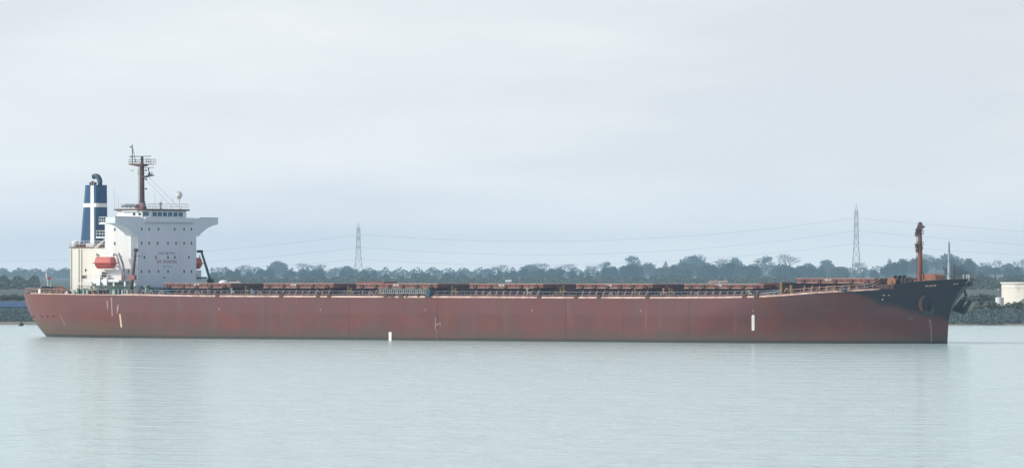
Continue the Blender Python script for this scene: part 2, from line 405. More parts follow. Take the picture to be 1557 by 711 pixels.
# gunwale bar along the deck edge
for sg in (-1, 1):
    mb = MB(); prev = None; seq = [c[-1] for c in rows if c[-1][0] > -24 and c[-1][0] < FC - 3.5]
    vs = []; fs = []
    for k, (d, b, z) in enumerate(seq):
        hgt = 0.30 if d > 2 else 0.16
        y0 = sg * (b + 0.05); y1 = sg * (b - 0.30)
        vs += [(d, y0, z - 0.01), (d, y0 - sg * 0.10, z + hgt), (d, y1, z + hgt), (d, y1, z - 0.01)]
        if k: fs += [(4 * k - 4 + a, 4 * k - 4 + (a + 1) % 4, 4 * k + (a + 1) % 4, 4 * k + a) for a in range(4)]
    fs += [(0, 1, 2, 3), (4 * len(seq) - 4, 4 * len(seq) - 1, 4 * len(seq) - 2, 4 * len(seq) - 3)]
    mb.add(vs, fs).build('gunwale', 'gunwale', ship)
# bulwark capping rail of the forecastle
for sg in (-1, 1):
    pts = [(d, sg * (b + 0.02), z + 0.04) for d, b, z in [c[-1] for c in rows] if d > FC - 2]
    MB().path(pts, 0.09, 5).build('capping_rail', 'dark', ship)

def hull_pt(px, py, proud=0.03):
    """point on the starboard shell: ship-local"""
    d = d_at(px, 16.1); v = 16.1
    for _ in range(30):
        z = z_at(py, d, v); v = half(d, z); d = 0.5 * d + 0.5 * d_at(px, v)
    return d, v, z
def hull_patch(name, m, quads, parent, proud=0.04, nseg=3, stuff=False):
    """raised painted mark following the shell; quads of photo corners"""
    mb = MB()
    for q in quads:
        g = []
        for i in range(nseg + 1):
            for j in range(nseg + 1):
                a, c = i / nseg, j / nseg
                x = (1 - a) * ((1 - c) * q[0][0] + c * q[3][0]) + a * ((1 - c) * q[1][0] + c * q[2][0])
                y = (1 - a) * ((1 - c) * q[0][1] + c * q[3][1]) + a * ((1 - c) * q[1][1] + c * q[2][1])
                d, v, z = hull_pt(x, y); g.append((d, -(v + proud), z))
        n = nseg + 1
        mb.add(g, [(i * n + j, (i + 1) * n + j, (i + 1) * n + j + 1, i * n + j + 1) for i in range(nseg) for j in range(nseg)])
    o = mb.build(name, m, parent)
    if stuff or len(quads) > 4: o['kind'] = 'stuff'
    return o
def rect(x0, y0, x1, y1): return [(x0, y0), (x1, y0), (x1, y1), (x0, y1)]

# marks on the hull side
hull_patch('pilot_mark', 'whitetxt', [[(1143, 479.5), (1147.4, 479.5), (1147.4, 501), (1143, 501)], [(1143, 479.5), (1145.2, 477.6), (1145.2, 477.6), (1147.4, 479.5)],
           [(1143, 501), (1147.4, 501), (1145.2, 502.8), (1145.2, 502.8)]], hull)
hull_patch('boarding_mark', 'whitetxt', [rect(591.2, 504.3, 595.4, 517.5)], hull)
hull_patch('boarding_mark', 'creambar', [[(181.2, 477), (183.6, 477), (186.0, 497), (183.6, 497)]], hull)
for x, y in ((333.2, 469.5), (487.5, 470.5), (646.8, 471), (809, 471.6), (974.8, 472.4), (1145.2, 472.5)):
    hull_patch('tank_mark', 'ledge', [rect(x - .8, y - 1.6, x + .8, y - .4), rect(x - .4, y - .2, x + .5, y + 1.6)], hull, nseg=1)
# load line amidships
lw = []
lw.append(rect(662.0, 483, 662.7, 499)); lw += [rect(660.8, 490, 662.0, 491), rect(660.8, 494, 662.0, 495), rect(660.8, 498, 662.0, 499)]
ring_ = []
for k in range(10):
    a0, a1 = 2 * pi * k / 10, 2 * pi * (k + 1) / 10
    ring_.append([(665.6 + 1.5 * cos(a0), 492.4 + 1.6 * sin(a0)), (665.6 + 1.5 * cos(a1), 492.4 + 1.6 * sin(a1)), (665.6 + .9 * cos(a1), 492.4 + 1.0 * sin(a1)), (665.6 + .9 * cos(a0), 492.4 + 1.0 * sin(a0))])
lw += ring_ + [rect(663.6, 492.1, 667.6, 492.7), rect(669, 489, 669.5, 495.5), rect(668.2, 489, 669, 489.6), rect(669.5, 491.4, 670.6, 492), rect(669.5, 494.8, 670.6, 495.5)]
hull_patch('load_line_mark', 'ledge', lw, hull, nseg=1)
hull_patch('draught_scale', 'ledge', [rect(664 , 500 + 2.4 * k, 664.7, 501.2 + 2.4 * k) for k in range(7)], hull, nseg=1)
# draught scale and bulb sign at the bow
dq = [rect(1412, 486, 1415.4, 486.9)]
for k in range(8):
    xa = 1415.2 + 1.4 * sin(k / 8 * pi * .6); xb = 1415.2 + 1.4 * sin((k + 1) / 8 * pi * .6)
    y0, y1 = 486.5 + 4.1 * k, 486.5 + 4.1 * (k + 1)
    dq.append([(xa, y0), (xa + .6, y0), (xb + .6, y1), (xb, y1)]); dq.append(rect(xa - 1.8, y0 + 2.2, xa - .2, y0 + 3.2))
hull_patch('draught_scale', 'ledge', dq, hull, nseg=1)
hull_patch('bulb_mark', 'bulbmark', [[(1380.5, 482.6), (1383, 482.2), (1383, 483), (1380.5, 483.4)], [(1383, 482.3), (1385.5, 478.4), (1386.2, 478.8), (1383.8, 483)],
            [(1386, 481.2), (1388, 483), (1387.4, 483.6), (1385.4, 482)], [(1387.5, 483), (1387.3, 485.2), (1386.6, 485), (1386.9, 483)], [(1380.5, 484.4), (1387.3, 484.8), (1387.2, 485.6), (1380.5, 485.2)]], hull, nseg=1)
hull_patch('tug_mark', 'whitetxt', [rect(1342, 448.2, 1346, 449.0), rect(1350.5, 448.2, 1353, 449.0), rect(1341.2, 454.2, 1342.8, 456.0)], hull, nseg=1, stuff=True)
# rust and scrape runs at the quarter
hull_patch('scrape_mark', 'ledge', [[(168.6, 452), (170.6, 452), (171.6, 480), (170.0, 480)], [(162.2, 456), (163.4, 456), (164.6, 470), (163.4, 470)], [(178, 466), (180.4, 462), (180.2, 470), (177.6, 478)]], hull, nseg=2)
hull_patch('scrape_mark', 'ledge', [[(90.5, 477), (91.3, 477), (99.6, 494.5), (98.8, 494.8)]], hull, nseg=2)
# vertical butt weld of the plates: thin proud strap
for x in (665, 860, 947, 1048, 1135, 404, 530):
    hull_patch('weld_seam', 'hull', [rect(x - .25, 453.4, x + .25, 517)], hull, proud=0.035, nseg=2)
# stern bolts
for x, y in ((51.5, 480.6), (63.8, 480.6), (72.2, 480.4), (81, 480.2)):
    d, v, z = hull_pt(x, y); MB().frustum((d, -v + .2, z), (d, -v - .25, z), .22, .16, 8).build('scupper', 'machine', hull)
# fairleads of the forecastle: orange patches, the light inside painted as pale centres
def fairlead_row(cells):
    for x0, y0, x1, y1 in cells:
        o = hull_patch('fairlead', 'orange', [rect(x0, y0, x1, y1)], hull, proud=0.06, nseg=1)
        hull_patch('fairlead', 'gunwale', [rect(x0 + .4, y0 + .3, x1 - .9, y1 - .4)], hull, proud=0.09, nseg=1)
fairlead_row([(1407.2, 433.0, 1412.6, 435.8), (1413.4, 432.7, 1418.6, 435.5), (1419.4, 432.3, 1424.2, 435.2), (1449.4, 430.3, 1453.2, 432.7), (1453.8, 430.0, 1457.4, 432.4)])
d, v, z = hull_pt(1473.5, 431)
MB().frustum((d - .2, -v + .3, z), (d + .5, -v - .25, z), .45, .38, 10).build('hawse_pipe', 'dark', hull)
# anchor recess ring on the starboard bow
d, v, z = hull_pt(1404, 460)
pr = []
for k in range(13):
    a = pi * .62 + pi * .85 * k / 12
    dd, vv, zz = hull_pt(1412 + 13 * cos(a), 461 - 13.5 * sin(a)); pr.append((dd, -vv - .05, zz))
MB().tube(pr, [.12 + .26 * sin(pi * k / 12) for k in range(13)], 6).build('anchor_bolster', 'brown', hull)

# --------------------------------------------------------------- anchors (hang from the hawse pipes)
def anchor(label, d, y, z, tilt, rz):
    t = thing('anchor', label, 'anchor', Wd(d, -y, z), -TH + rz, 'stockless anchors')
    t.rotation_euler = (tilt[0], tilt[1], -TH + rz)
    MB().frustum((0, 0, 2.0), (0, 0, 0.1), .20, .30, 6).build('shank', 'dark', t)
    MB().box(-1.25, 1.25, -.34, .34, -.35, .30).build('crown', 'dark', t)
    for s in (-1, 1):
        MB().prism([(s * .55, -.30), (s * 1.30, -.30), (s * 1.42, .4), (s * 1.12, 1.75), (s * .78, .7)], lambda p, k: (p[0], .22 - .5 * k + p[1] * .22, p[1] * .95)).build('fluke', 'dark', t)
    MB().tube([(.22 * cos(2 * pi * k / 10), 0, 2.15 + .3 * sin(2 * pi * k / 10)) for k in range(11)], .07, 5).build('shackle', 'dark', t)
    return t
dA, vA, zA = hull_pt(1413, 474)
anchor('black anchor tucked against the dark near side of the bow', dA, -(vA + .75), zA, (R(22), 0), R(10))
tA = anchor('black anchor hanging clear beyond the stem, its flukes against the shore', 167.2, 11.0, 5.7, (R(-24), R(6)), R(-28))
tA.scale = (1.25, 1.25, 1.25)
MB().rod((0, 0, 2.2), (-.3, -1.0, 3.6), .16, 6).build('chain', 'dark', tA)

# --------------------------------------------------------------- hatches
HZ = dict()
hatches = [(7, 249.5, 351, 430.4, 437.2, 299), (6, 401, 507, 430.6, 437.2, 446.5), (5, 542, 665, 430.9, 437.4, 602.5), (4, 714, 826, 431.2, 437.6, 763),
           (3, 876, 992, 431.4, 437.9, 926), (2, 1040.5, 1161, 431.7, 438.1, 1093), (1, 1212, 1330, 422.9, 429.9, 1259.5)]
stay_mesh = None
HV = 8.0
coamings = []
for num, p0, p1, y0, y1, pl in hatches:
    d0, d1 = d_at(p0, HV), d_at(p1, HV); dm = (d0 + d1) / 2
    zt = z_at(y0, dm, HV); zc = z_at(y1, dm, HV); zd = min(sheer(d0), sheer(d1)) - .05
    co = MB().box(d0 + .9, d1 - .9, -HV + 1.0, HV - 1.0, zd, zc - .02)
    co.box(d0 + .75, d1 - .75, -HV + .85, HV - .85, zc - .55, zc - .40)
    coam = co.build('hatch_coaming', 'coaming', ship); coamings.append((coam, d0, d1, zd, zc))
    cv = MB().box(d0, d1, -HV, HV, zc + .02, zt)
    cv.box(d0 - .05, d1 + .05, -HV - .06, HV + .06, zt - .09, zt + .03, 1)
    cover = cv.build('hatch_cover', ['cover', 'ledge'], ship)
    MB().box(d0 + .05, d1 - 2.0, -HV - .16, -HV - .003, zc - .04, zc + .09).build('rubbing_edge', 'ledge', cover)
    if num == 5:
        da, db = d_at(543, HV), d_at(583, HV)
        MB().box(da, db, -HV + .1, -HV + 4.2, zt + .035, zt + .36).build('raised_panel', 'cover', cover)
    # stiffeners and cleats on the cover side
    n = max(4, int((d1 - d0) / 2.7)); mbc = MB().prism([(-.35, 0), (.35, 0), (.12, .55), (-.12, .55)], lambda p, k: (p[0], -.05 - .28 * k, p[1])).mesh('cleat', 'machine')
    for k in range(n):
        put('cleat', mbc, cover, (d0 + 1.4 + k * (d1 - d0 - 2.8) / (n - 1), -HV, zc + .02))
    st = MB().box(-.05, .05, -.08, 0, .12, zt - zc - .12).mesh('stiffener', 'brown')
    for k in range(int((d1 - d0) / 1.35)):
        put('stiffener', st, cover, (d0 + .8 + k * 1.35, -HV - .002, zc))
    text('hatch_number', 'NO.%dS' % num, .46, 'whitetxt', cover, (d_at(pl, HV), -HV - .10, zt - .30), (R(90), 0, 0), 1.0, .012)
    # sloping stays of the coaming
    hc = zc - zd; sm = MB().prism([(0, .02), (1.3, .02), (1.15, .3), (.25, hc - .1), (0, hc - .1)], lambda p, k: (-.09 + .18 * k, -p[0], p[1])).mesh('coaming_stay', 'stay')
    ns = int((d1 - d0 - 2.2) / 1.52)
    for k in range(ns + 1): put('coaming_stay', sm, coam, (d0 + 1.2 + k * 1.52, -HV + 1.0, zd))
    # equipment on the fore end of the cover and coaming
    eq = MB()
    for yy in (-6.2, -3.4, -.5, 2.4): eq.box(d1 - .88, d1 - .1, yy, yy + 1.1, zc - .9, zc - .3)
    eq.rod((d1 - .3, -7, zd + .6), (d1 - .3, 7, zd + .6), .12).rod((d1 - .3, -7, zd + 1.1), (d1 - .3, 7, zd + 1.1), .09)
    kind(eq.build('coaming_fitting', 'machine', coam), 'stuff')
# masthouse blocks between hatches
for pa, pb, y0 in ((357, 398, 432.5), (512, 541, 433.0), (672, 713, 434.0), (832, 874, 433.4), (998, 1039, 433.6), (1166, 1209, 429.6)):
    da, db = d_at(pa, 2), d_at(pa, 2) + 4.0
    zt = z_at(y0, da, 4); zd = sheer(da) - .05
    hb = MB().box(da, db, -4.5, 5, zd, zt - .15).box(da - .1, db + .1, -4.6, 5.1, zt - .15, zt)
    dh = hb.build('deck_house', 'coaming', ship)
    MB().box(da + 1.2, da + 2.0, -4.56, -4.5, zd + .1, zd + 1.6).build('door', 'dark', dh)

# vent posts, valves and winches in the cross alleys
def vent_post(px, ytop, v=11.5, m='yellow', r=.13, hood=True):
    d = d_at(px, v); zd = sheer(d) - .05; zt = z_at(ytop, d, v)
    p = MB().rod((0, 0, 0), (0, 0, zt - zd - .35), r, 8).frustum((0, 0, zt - zd - .35), (0, 0, zt - zd - .1), r, r * 2.1, 8).frustum((0, 0, zt - zd - .1), (0, 0, zt - zd), r * 2.1, r * 1.2, 8)
    p.box(-r * 1.8, r * 1.8, -r * 1.8, r * 1.8, 0, .18)
    if hood: p.tube([(0, 0, (zt - zd) * .55), (.35, -.05, (zt - zd) * .62), (.62, -.1, (zt - zd) * .5)], .11, 6)
    return p.build('vent_post', m, ship, (d, -v, zd))
for px, y, m in ((316, 437, 'yellow'), (352, 438, 'palegreen'), (374, 434.5, 'yellow'), (383, 439, 'bluegrey'), (482, 436, 'yellow'), (529.5, 434.5, 'yellow'), (534, 437.5, 'yellow'), (640, 436.6, 'yellow'),
                 (688, 435, 'yellow'), (693, 438, 'yellow'), (802, 438, 'palegreen'), (852.5, 436, 'yellow'), (857, 434, 'yellow'), (966, 438, 'yellow'), (1018, 437, 'yellow'), (1022, 439, 'yellow'),
                 (1009, 438, 'ledge'), (1134.6, 438.2, 'yellow'), (1139, 441, 'palegreen')):
    vent_post(px, y, 11.5, m)
ring_mesh = MB().tube([(.42 * cos(2 * pi * k / 14), 0, .48 + .42 * sin(2 * pi * k / 14)) for k in range(15)], .09, 6).box(-.5, .5, -.15, .15, 0, .12).mesh('fairlead_ring', 'ledge', False)
blk = MB().prism([(-.42, 0), (.42, 0), (.36, .5), (.18, .66), (-.18, .66), (-.36, .5)], lambda p, k: (p[0], -.28 + .56 * k, p[1])).rod((0, -.34, .34), (0, .34, .34), .17, 8).mesh('panama_chock', 'machine')
for px in (331, 428, 484, 501, 587, 597, 611, 650, 820, 876.5, 911, 985, 1132, 1150):
    d = d_at(px, 16.0); put('panama_chock', blk, ship, (d, -15.95, sheer(d) + .02))
for px in (245.5, 302, 396, 566, 745, 930, 1060):
    d = d_at(px, 15.0); put('fairlead_ring', ring_mesh, ship, (d, -15.2, sheer(d)))
bit = MB().frustum((-.5, 0, 0), (-.5, 0, .75), .22, .25, 8).frustum((.5, 0, 0), (.5, 0, .75), .22, .25, 8).box(-.9, .9, -.32, .32, 0, .12).mesh('mooring_bitt', 'machine')
for px in (318, 390, 520, 545, 672, 700, 848, 862, 1005, 1030, 1176, 1195, 1240):
    d = d_at(px, 14.4); put('mooring_bitt', bit, ship, (d, -14.4, sheer(d) - .04))
def winch(d, v, zd, m='machine', m2='yellow', s=1.0, name='mooring_winch'):
    p = MB().box(-1.3 * s, 1.3 * s, -.9 * s, .9 * s, 0, .22 * s)
    p.frustum((-.8 * s, 0, .95 * s), (.5 * s, 0, .95 * s), .42 * s, .42 * s, 12, 1)
    for x in (-.85, -.1, .55): p.frustum((x * s, 0, .95 * s), ((x + .1) * s, 0, .95 * s), .78 * s, .78 * s, 14, 0)
    p.box(.75 * s, 1.35 * s, -.55 * s, .55 * s, .2 * s, 1.35 * s, 0).box(-1.2 * s, -.95 * s, -.5 * s, .5 * s, .2 * s, 1.2 * s, 0)
    return p.build(name, [m, m2], ship, (d, -v, zd))
for px in (388, 527, 849, 1008):
    d = d_at(px, 9.5); winch(d, 9.5, sheer(d) - .04, 'machine', 'orange', .8)

# side rail of the main deck
rl = MB(); seq = [d_at(px, 15.6) for px in range(206, 1188, 10)]
for a, b in zip(seq, seq[1:]):
    za, zb = sheer(a), sheer(b)
    for hgt, r in ((.62, .028), (1.12, .04)): rl.rod((a, -15.6, za + hgt), (b, -15.6, zb + hgt), r, 4)
    rl.rod((a, -15.6, za), (a, -15.6, za + 1.14), .04, 4)
kind(rl.build('side_railing', 'bluegrey', ship), 'stuff')
# deck pipe run along the starboard side
pp = MB(); seq = [d_at(px, 12.5) for px in range(255, 1190, 40)]
for a, b in zip(seq, seq[1:]): pp.rod((a, -12.5, sheer(a) + .5), (b, -12.5, sheer(b) + .5), .13, 6)
pp.build('deck_pipe', 'brown', ship)

# fore part of the deck: yellow gantry, ladder, pale pipe, machinery before the forecastle
d = d_at(1188, 12); zd = sheer(d) - .05
MB().box(-.22, .22, -.22, .22, 0, z_at(429.3, d, 12) - zd).rod((0, 0, z_at(429.6, d, 12) - zd), (0, 3.4, z_at(429.6, d, 12) - zd), .14).build('gantry_post', 'yellow', ship, (d, -12, zd))
d = d_at(1203, 12); zd = sheer(d) - .05
MB().box(-.2, .2, -.2, .2, 0, z_at(433, d, 12) - zd).box(-.3, .3, -.3, .3, 0, .4).build('gantry_post', 'yellow', ship, (d, -12, zd))
d = d_at(1196, 12); zd = sheer(d) - .05
MB().tube([(-.5, 0, 0), (-.35, 0, .9), (0, 0, 1.45), (.4, 0, 1.2), (.2, 0, .7)], .13, 7).build('vent_post', 'ledge', ship, (d, -12, zd))
d0, d1 = d_at(1158, 13.5), d_at(1186, 13.5)
MB().rod((d0, -13.5, sheer(d0) + .75), (d1, -13.5, sheer(d1) + .9), .1).rod((d0 + 1, -13.5, sheer(d0) + .45), (d1, -13.5, sheer(d1) + .5), .07).rod((d0 + 1, -13.5, sheer(d0)), (d0 + 1, -13.5, sheer(d0) + .8), .06).rod((d1 - 1, -13.5, sheer(d1)), (d1 - 1, -13.5, sheer(d1) + .9), .06).build('handrail', 'bluegrey', ship)
d0, d1 = d_at(1205, 14.6), d_at(1345, 14.6); rl = MB(); k = 0; a = d0
while a < d1 - 1.5:
    b = a + 1.6
    rl.rod((a, -14.6, sheer(a) + 1.0), (b, -14.6, sheer(b) + 1.0), .05, 4).rod((a, -14.6, sheer(a) + .5), (b, -14.6, sheer(b) + .5), .035, 4).rod((a, -14.6, sheer(a)), (a, -14.6, sheer(a) + 1.0), .045, 4); a = b
kind(rl.build('fore_railing', 'ledge', ship), 'stuff')
d0, d1 = d_at(1258, 13.8), d_at(1269, 13.8)
lad = MB()
for dd in (d0, d1): lad.rod((dd, -13.8, sheer(dd)), (dd, -13.8, z_at(436, dd, 13.8)), .09)
for k in range(3): lad.rod((d0, -13.8, sheer(d0) + .3 + k * .4), (d1, -13.8, sheer(d0) + .3 + k * .4), .07)
lad.build('yellow_ladder', 'yellow', ship)
d = d_at(1283, 14); MB().box(-.35, .35, -.3, .3, 0, .7).frustum((0, 0, .7), (0, 0, .95), .4, .2, 8).build('valve_box', 'teal', ship, (d, -14, sheer(d)))
for px, yb, v in ((1314, 431.5, 9), (1326, 430, 8), (1337, 430, 8), (1347, 430, 7)):
    d = d_at(px, v); zd = sheer(min(d, FC - 4)) - .05; winch(d, v, zd, 'dark', 'machine', max(.7, (z_at(yb, d, v) - zd) / 1.6), 'windlass')
for px in (1333, 1338, 1343, 1348, 1353):
    d = d_at(px, 13); put('mooring_bitt', bit, ship, (d, -13, sheer(min(d, FC - 4)) - .03))
d = d_at(1355.5, 8.5); zc = z_at(428.2, d, 8.5)
dr = MB().frustum((d, -8.5, zc), (d, -6.9, zc), .68, .68, 18).frustum((d, -8.56, zc), (d, -8.49, zc), .85, .85, 18).frustum((d, -6.95, zc), (d, -6.8, zc), .85, .85, 18).build('rope_drum', 'orange', ship)
MB().frustum((d, -8.7, zc), (d, -8.55, zc), .3, .26, 12).build('drum_hub', 'yellow', dr)
MB().box(d - .9, d + .9, -8.3, -7, sheer(FC - 4) - .1, zc - .6).build('drum_bed', 'machine', dr)
d = d_at(1369, 7); winch(d, 7, 9.7, 'dark', 'machine', 1.25, 'windlass')
d = d_at(1379, 7.5); winch(d, 7.5, 9.85, 'machine', 'machine', .85, 'windlass')

# foremast
d = d_at(1399, 0); zt = z_at(338, d, 0)
fm = MB().frustum((d, 0, 9.6), (d, 0, z_at(366, d, 0)), .50, .36, 14).frustum((d, 0, z_at(366, d, 0)), (d, 0, z_at(347, d, 0)), .36, .30, 14).build('foremast', 'foremast', ship, smooth=False)
MB().frustum((d, 0, 9.7), (d, 0, 10.9), 1.1, .50, 10).build('mast_foot', 'foremast', fm)
MB().prism([(-.45, 0), (.5, 0), (.9, .35), (.35, .55), (.15, 1.1), (-.1, 1.1), (-.4, .5)], lambda p, k: (d + p[0], -.3 + .6 * k, z_at(347, d, 0) + p[1])).build('mast_head', 'mast', fm)
for y, r in ((349.5, .5), (355, .62), (372, .6), (379, .48)):
    z = z_at(y, d, 0); pl_ = MB().frustum((d, 0, z - .08), (d, 0, z + .02), r, r, 10)
    for k in range(7):
        a = 2 * pi * k / 7; pl_.rod((d + r * cos(a), r * sin(a), z), (d + r * cos(a), r * sin(a), z + .55), .04, 4)
        pl_.rod((d + r * cos(a), r * sin(a), z + .52), (d + r * cos(a + .9), r * sin(a + .9), z + .52), .04, 4)
    kind(pl_.build('mast_platform', 'dark', fm), 'stuff')
    MB().box(d - r - .1, d - r + .3, -.6, -.2, z - .5, z + .25).build('mast_lamp', 'machine', fm)
for k in range(30): pass
ld = MB()
for k in range(34): ld.rod((d - .62, -.2, 10 + k * .3), (d - .62, .2, 10 + k * .3), .025, 4)
ld.rod((d - .62, -.2, 9.8), (d - .56, -.2, 20.2), .03, 4).rod((d - .62, .2, 9.8), (d - .56, .2, 20.2), .03, 4)
kind(ld.build('mast_ladder', 'machine', fm), 'stuff')
# rounded house behind the foremast
da, db = d_at(1402.5, 1.6), d_at(1427.5, 1.6); z0 = 9.8; zt = z_at(416, da, 1.6)
MB().prism([(da, z0), (db, z0), (db - .15, z0 + .7), (db - .75, zt - .35), (db - 1.3, zt - .05), (db - 1.8, zt), (da, zt)], lambda p, k: (p[0], -1.7 + 3.4 * k, p[1])).build('mast_house', 'orange', ship)
MB().rod((da + .3, -1.75, z0), (da + .3, -1.75, zt + .3), .1).build('vent_post', 'machine', ship)
for px in (1392, 1406, 1424):
    d = d_at(px, 3.0); vent = MB().frustum((0, 0, 0), (0, 0, .9), .18, .18, 8).frustum((0, 0, .9), (0, 0, 1.15), .36, .2, 8).build('mushroom_vent', 'orange', ship, (d, -3.0, 9.9))
# jackstaff with its stay, bollards at the tip
d = d_at(1451, 0); zt = z_at(402.5, d, 0)
js = MB().frustum((d, 0, 10), (d, 0, zt), .13, .07, 8).build('jackstaff', 'mast', ship)
MB().frustum((d, 0, 10.5), (d, 0, 11.4), .2, .13, 8).build('staff_foot', 'mast', js)
d2 = d_at(1434, 0); MB().rod((d - .2, 0, 10.9), (d2, 0, z_at(406, d2, 0)), .05, 6).build('signal_arm', 'mast', js)
for px in (1465.2, 1470.6, 1473.4):
    d = d_at(px, 0); MB().frustum((0, 0, 0), (0, 0, z_at(417.4, d, 0) - 10.2), .13, .13, 10).frustum((0, 0, z_at(417.4, d, 0) - 10.2), (0, 0, z_at(417.0, d, 0) - 10.2), .17, .17, 10).build('roller_post', 'render', ship, (d, 0, 10.2))
MB().rod((d_at(1463, 0), 0, z_at(419.5, 171, 0)), (d_at(1476, 0), 0, z_at(419.5, 172, 0)), .06).build('bow_rail', 'bluegrey', ship)

# --------------------------------------------------------------- superstructure
VH = 10.0
zdk = sheer(0) - .05
sup = MB()
zbr = 22.75
# main house: front wall and sides, slightly chamfered fore corners
sup.prism([(0, -VH + .9), (-.9, -VH), (-7.2, -VH), (-7.2, VH), (-.9, VH), (0, VH - .9)], lambda p, k: (p[0], p[1], zdk if k == 0 else 21.55), 1)
house = sup.build('superstructure', ['white', 'white'], ship)
fr = MB().prism([(-VH + .9, zdk + .02), (VH - .9, zdk + .02), (VH - .9, 21.5), (-VH + .9, 21.5)], lambda p, k: (.004 + .036 * k, p[0], p[1]))
fr.build('front_wall', 'front', ship)
# bridge deck with wings and curved brackets, one extruded profile
prof = [(-16.0, zbr), (-16.0, 21.65), (-14.0, 21.3), (-12.6, 20.85), (-11.3, 20.2), (-10.5, 19.8), (-10.03, 19.3), (-10.03, 21.4)]
for sg in (-1, 1):
    wing = MB()
    P = [(sg * -p[0] if sg > 0 else p[0], p[1]) for p in prof]
    wing.prism([(P[0][0], zbr), (P[0][0], 21.65), (P[2][0], P[2][1]), (P[3][0], P[3][1]), (P[4][0], P[4][1]), (P[5][0], P[5][1]), (P[6][0], P[6][1]), (sg * 9.0, 19.3), (sg * 9.0, zbr)], lambda p, k: (.06 - 2.3 * k, p[0], p[1]), 0)
    wg = wing.build('bridge_wing', 'front', ship)
    MB().box(-3.6, -2.26, sg * 10.0, sg * 16.0, 21.62, zbr - .9).build('wing_deck', 'white', wg)
    ya, yb_ = sorted((sg * 15.98, sg * (8.2 if sg < 0 else 10.2)))
    MB().box(.0, .13, ya, yb_, zbr + .02, zbr + .14).build('wing_capping', 'mast', wg)
MB().box(-7.2, .08, -9.0, 9.0, 21.56, zbr).build('bridge_deck', 'front', ship)
# apron under the wheelhouse windows
MB().prism([(.09, 21.7), (.55, 21.95), (.55, zbr + .05), (.09, zbr + .05)], lambda p, k: (p[0], -7.4 + 15.0 * k, p[1])).build('wheelhouse_apron', 'front', ship)
# wheelhouse
wh = MB().prism([(.05, -5.4), (-1.0, -6.5), (-7.0, -6.5), (-7.0, 6.9), (-1.0, 6.9), (.05, 5.9)], lambda p, k: (p[0], p[1], zbr + .02 if k == 0 else 24.1)).build('wheelhouse', 'white', ship)
MB().prism([(.35, -6.2), (-.6, -6.9), (-7.4, -6.9), (-7.4, 7.3), (-.6, 7.3), (.35, 6.6)], lambda p, k: (p[0], p[1], 24.12 if k == 0 else 24.42)).build('roof', 'mast', wh)
pane = MB().box(.0, .05, -.62, .62, 0, .78, 1).box(-.01, .03, -.72, .72, -.08, .86, 0)
pm = pane.mesh('bridge_window', ['front', 'glassblue'])
for y in (-4.55, -2.95, -1.35, .3, 1.95, 3.55): put('window', pm, wh, (.06, y + .55, zbr + .30))
pc = MB().box(-.55, .55, -.05, 0, 0, .78, 1).mesh('bridge_window', ['front', 'glassblue'])
o = put('window', pc, wh, (-.45, -6.0, zbr + .30), (0, 0, R(46)))
o = put('window', pc, wh, (-.45, 6.4, zbr + .30), (0, 0, R(134)))
for px in (204, 212.4):
    put('window', MB().box(-.30, .30, -.05, 0, 0, .5, 1).box(-.36, .36, -.03, .0, -.06, .56, 0).mesh('side_window', ['white', 'glass']), wh, (d_at(px, 6.5), -6.5, zbr + .42))
# front windows: white frame, dark pane
wm = MB().box(-.01, .03, -.27, .27, -.33, .33, 0).box(.0, .04, -.20, .20, -.26, .26, 1).mesh('window', ['front', 'glass'])
frontwall = bpy.data.objects['front_wall']
rows_w = [(348.2, (215, 226.4, 240.5, 265.3, 279.5, 290.7)), (369.6, (215, 226.4, 239.2, 255, 267.3, 279.5, 290.7)), (391, (219, 236.8, 255, 265.5, 286.8)), (412.4, (215, 226.4, 240.5, 255, 279.5, 290.7))]
for y, xs in rows_w:
    for x in xs: put('window', wm, frontwall, (.04, -v_at(x, 0), z_at(y, 0, v_at(x, 0))))
sm_ = MB().frustum((0, 0, 0), (.06, 0, 0), .18, .18, 10).mesh('porthole', 'glass')
for x, y in ((249.4, 421.7), (215, 435.6)): put('porthole', sm_, frontwall, (.04, -v_at(x, 0), z_at(y, 0, v_at(x, 0))))
swm = MB().box(-.24, .24, -.04, .01, -.36, .36, 0).box(-.17, .17, -.05, 0, -.28, .28, 1).mesh('window', ['white', 'glass'])
for x, y in ((174.6, 348.6), (174.6, 369.8), (184, 391), (193, 412.4), (195.4, 412.4), (167.5, 412.4)):
    put('window', swm, house, (d_at(x, VH), -VH, z_at(y, d_at(x, VH), VH)))
# lettering of the front wall
def ftxt(body, px, py, size, m, sx=1.0, bold=0.0, sp=1.35):
    v = v_at(px, 0); return text('lettering', body, size, m, frontwall, (.06, -v, z_at(py, 0, v)), (R(90), 0, R(90)), sx, bold, sp)
ftxt('SAFETY', 246.5, 385, .62, 'bluetxt', .95); ftxt('FIRST', 261.8, 385, .62, 'bluetxt', .95)
ftxt('NO SMOKING', 253.3, 397.8, .86, 'red', .92, .0)
v = v_at(254.3, 0); z = z_at(385, 0, v)
MB().box(.05, .08, -v - .1, -v + .1, z - .28, z + .28).box(.05, .082, -v - .28, -v + .28, z - .1, z + .1).build('cross_emblem', 'bluetxt', frontwall)
sl = MB()
for k in range(10):
    if k == 4: continue
    v = v_at(247 + 1.55 * k, 0); z = z_at(404.8, 0, v); sl.box(.05, .07, -v - .10, -v + .10, z - .13, z + .13)
kind(sl.build('faint_lettering', 'greentxt', frontwall), 'stuff')
# drain pipes and seams on the front wall
for x in (232, 273): 
    v = v_at(x, 0); MB().box(.04, .055, -v - .03, -v + .03, zdk + 1, 21.5).build('weld_seam', 'front', frontwall)
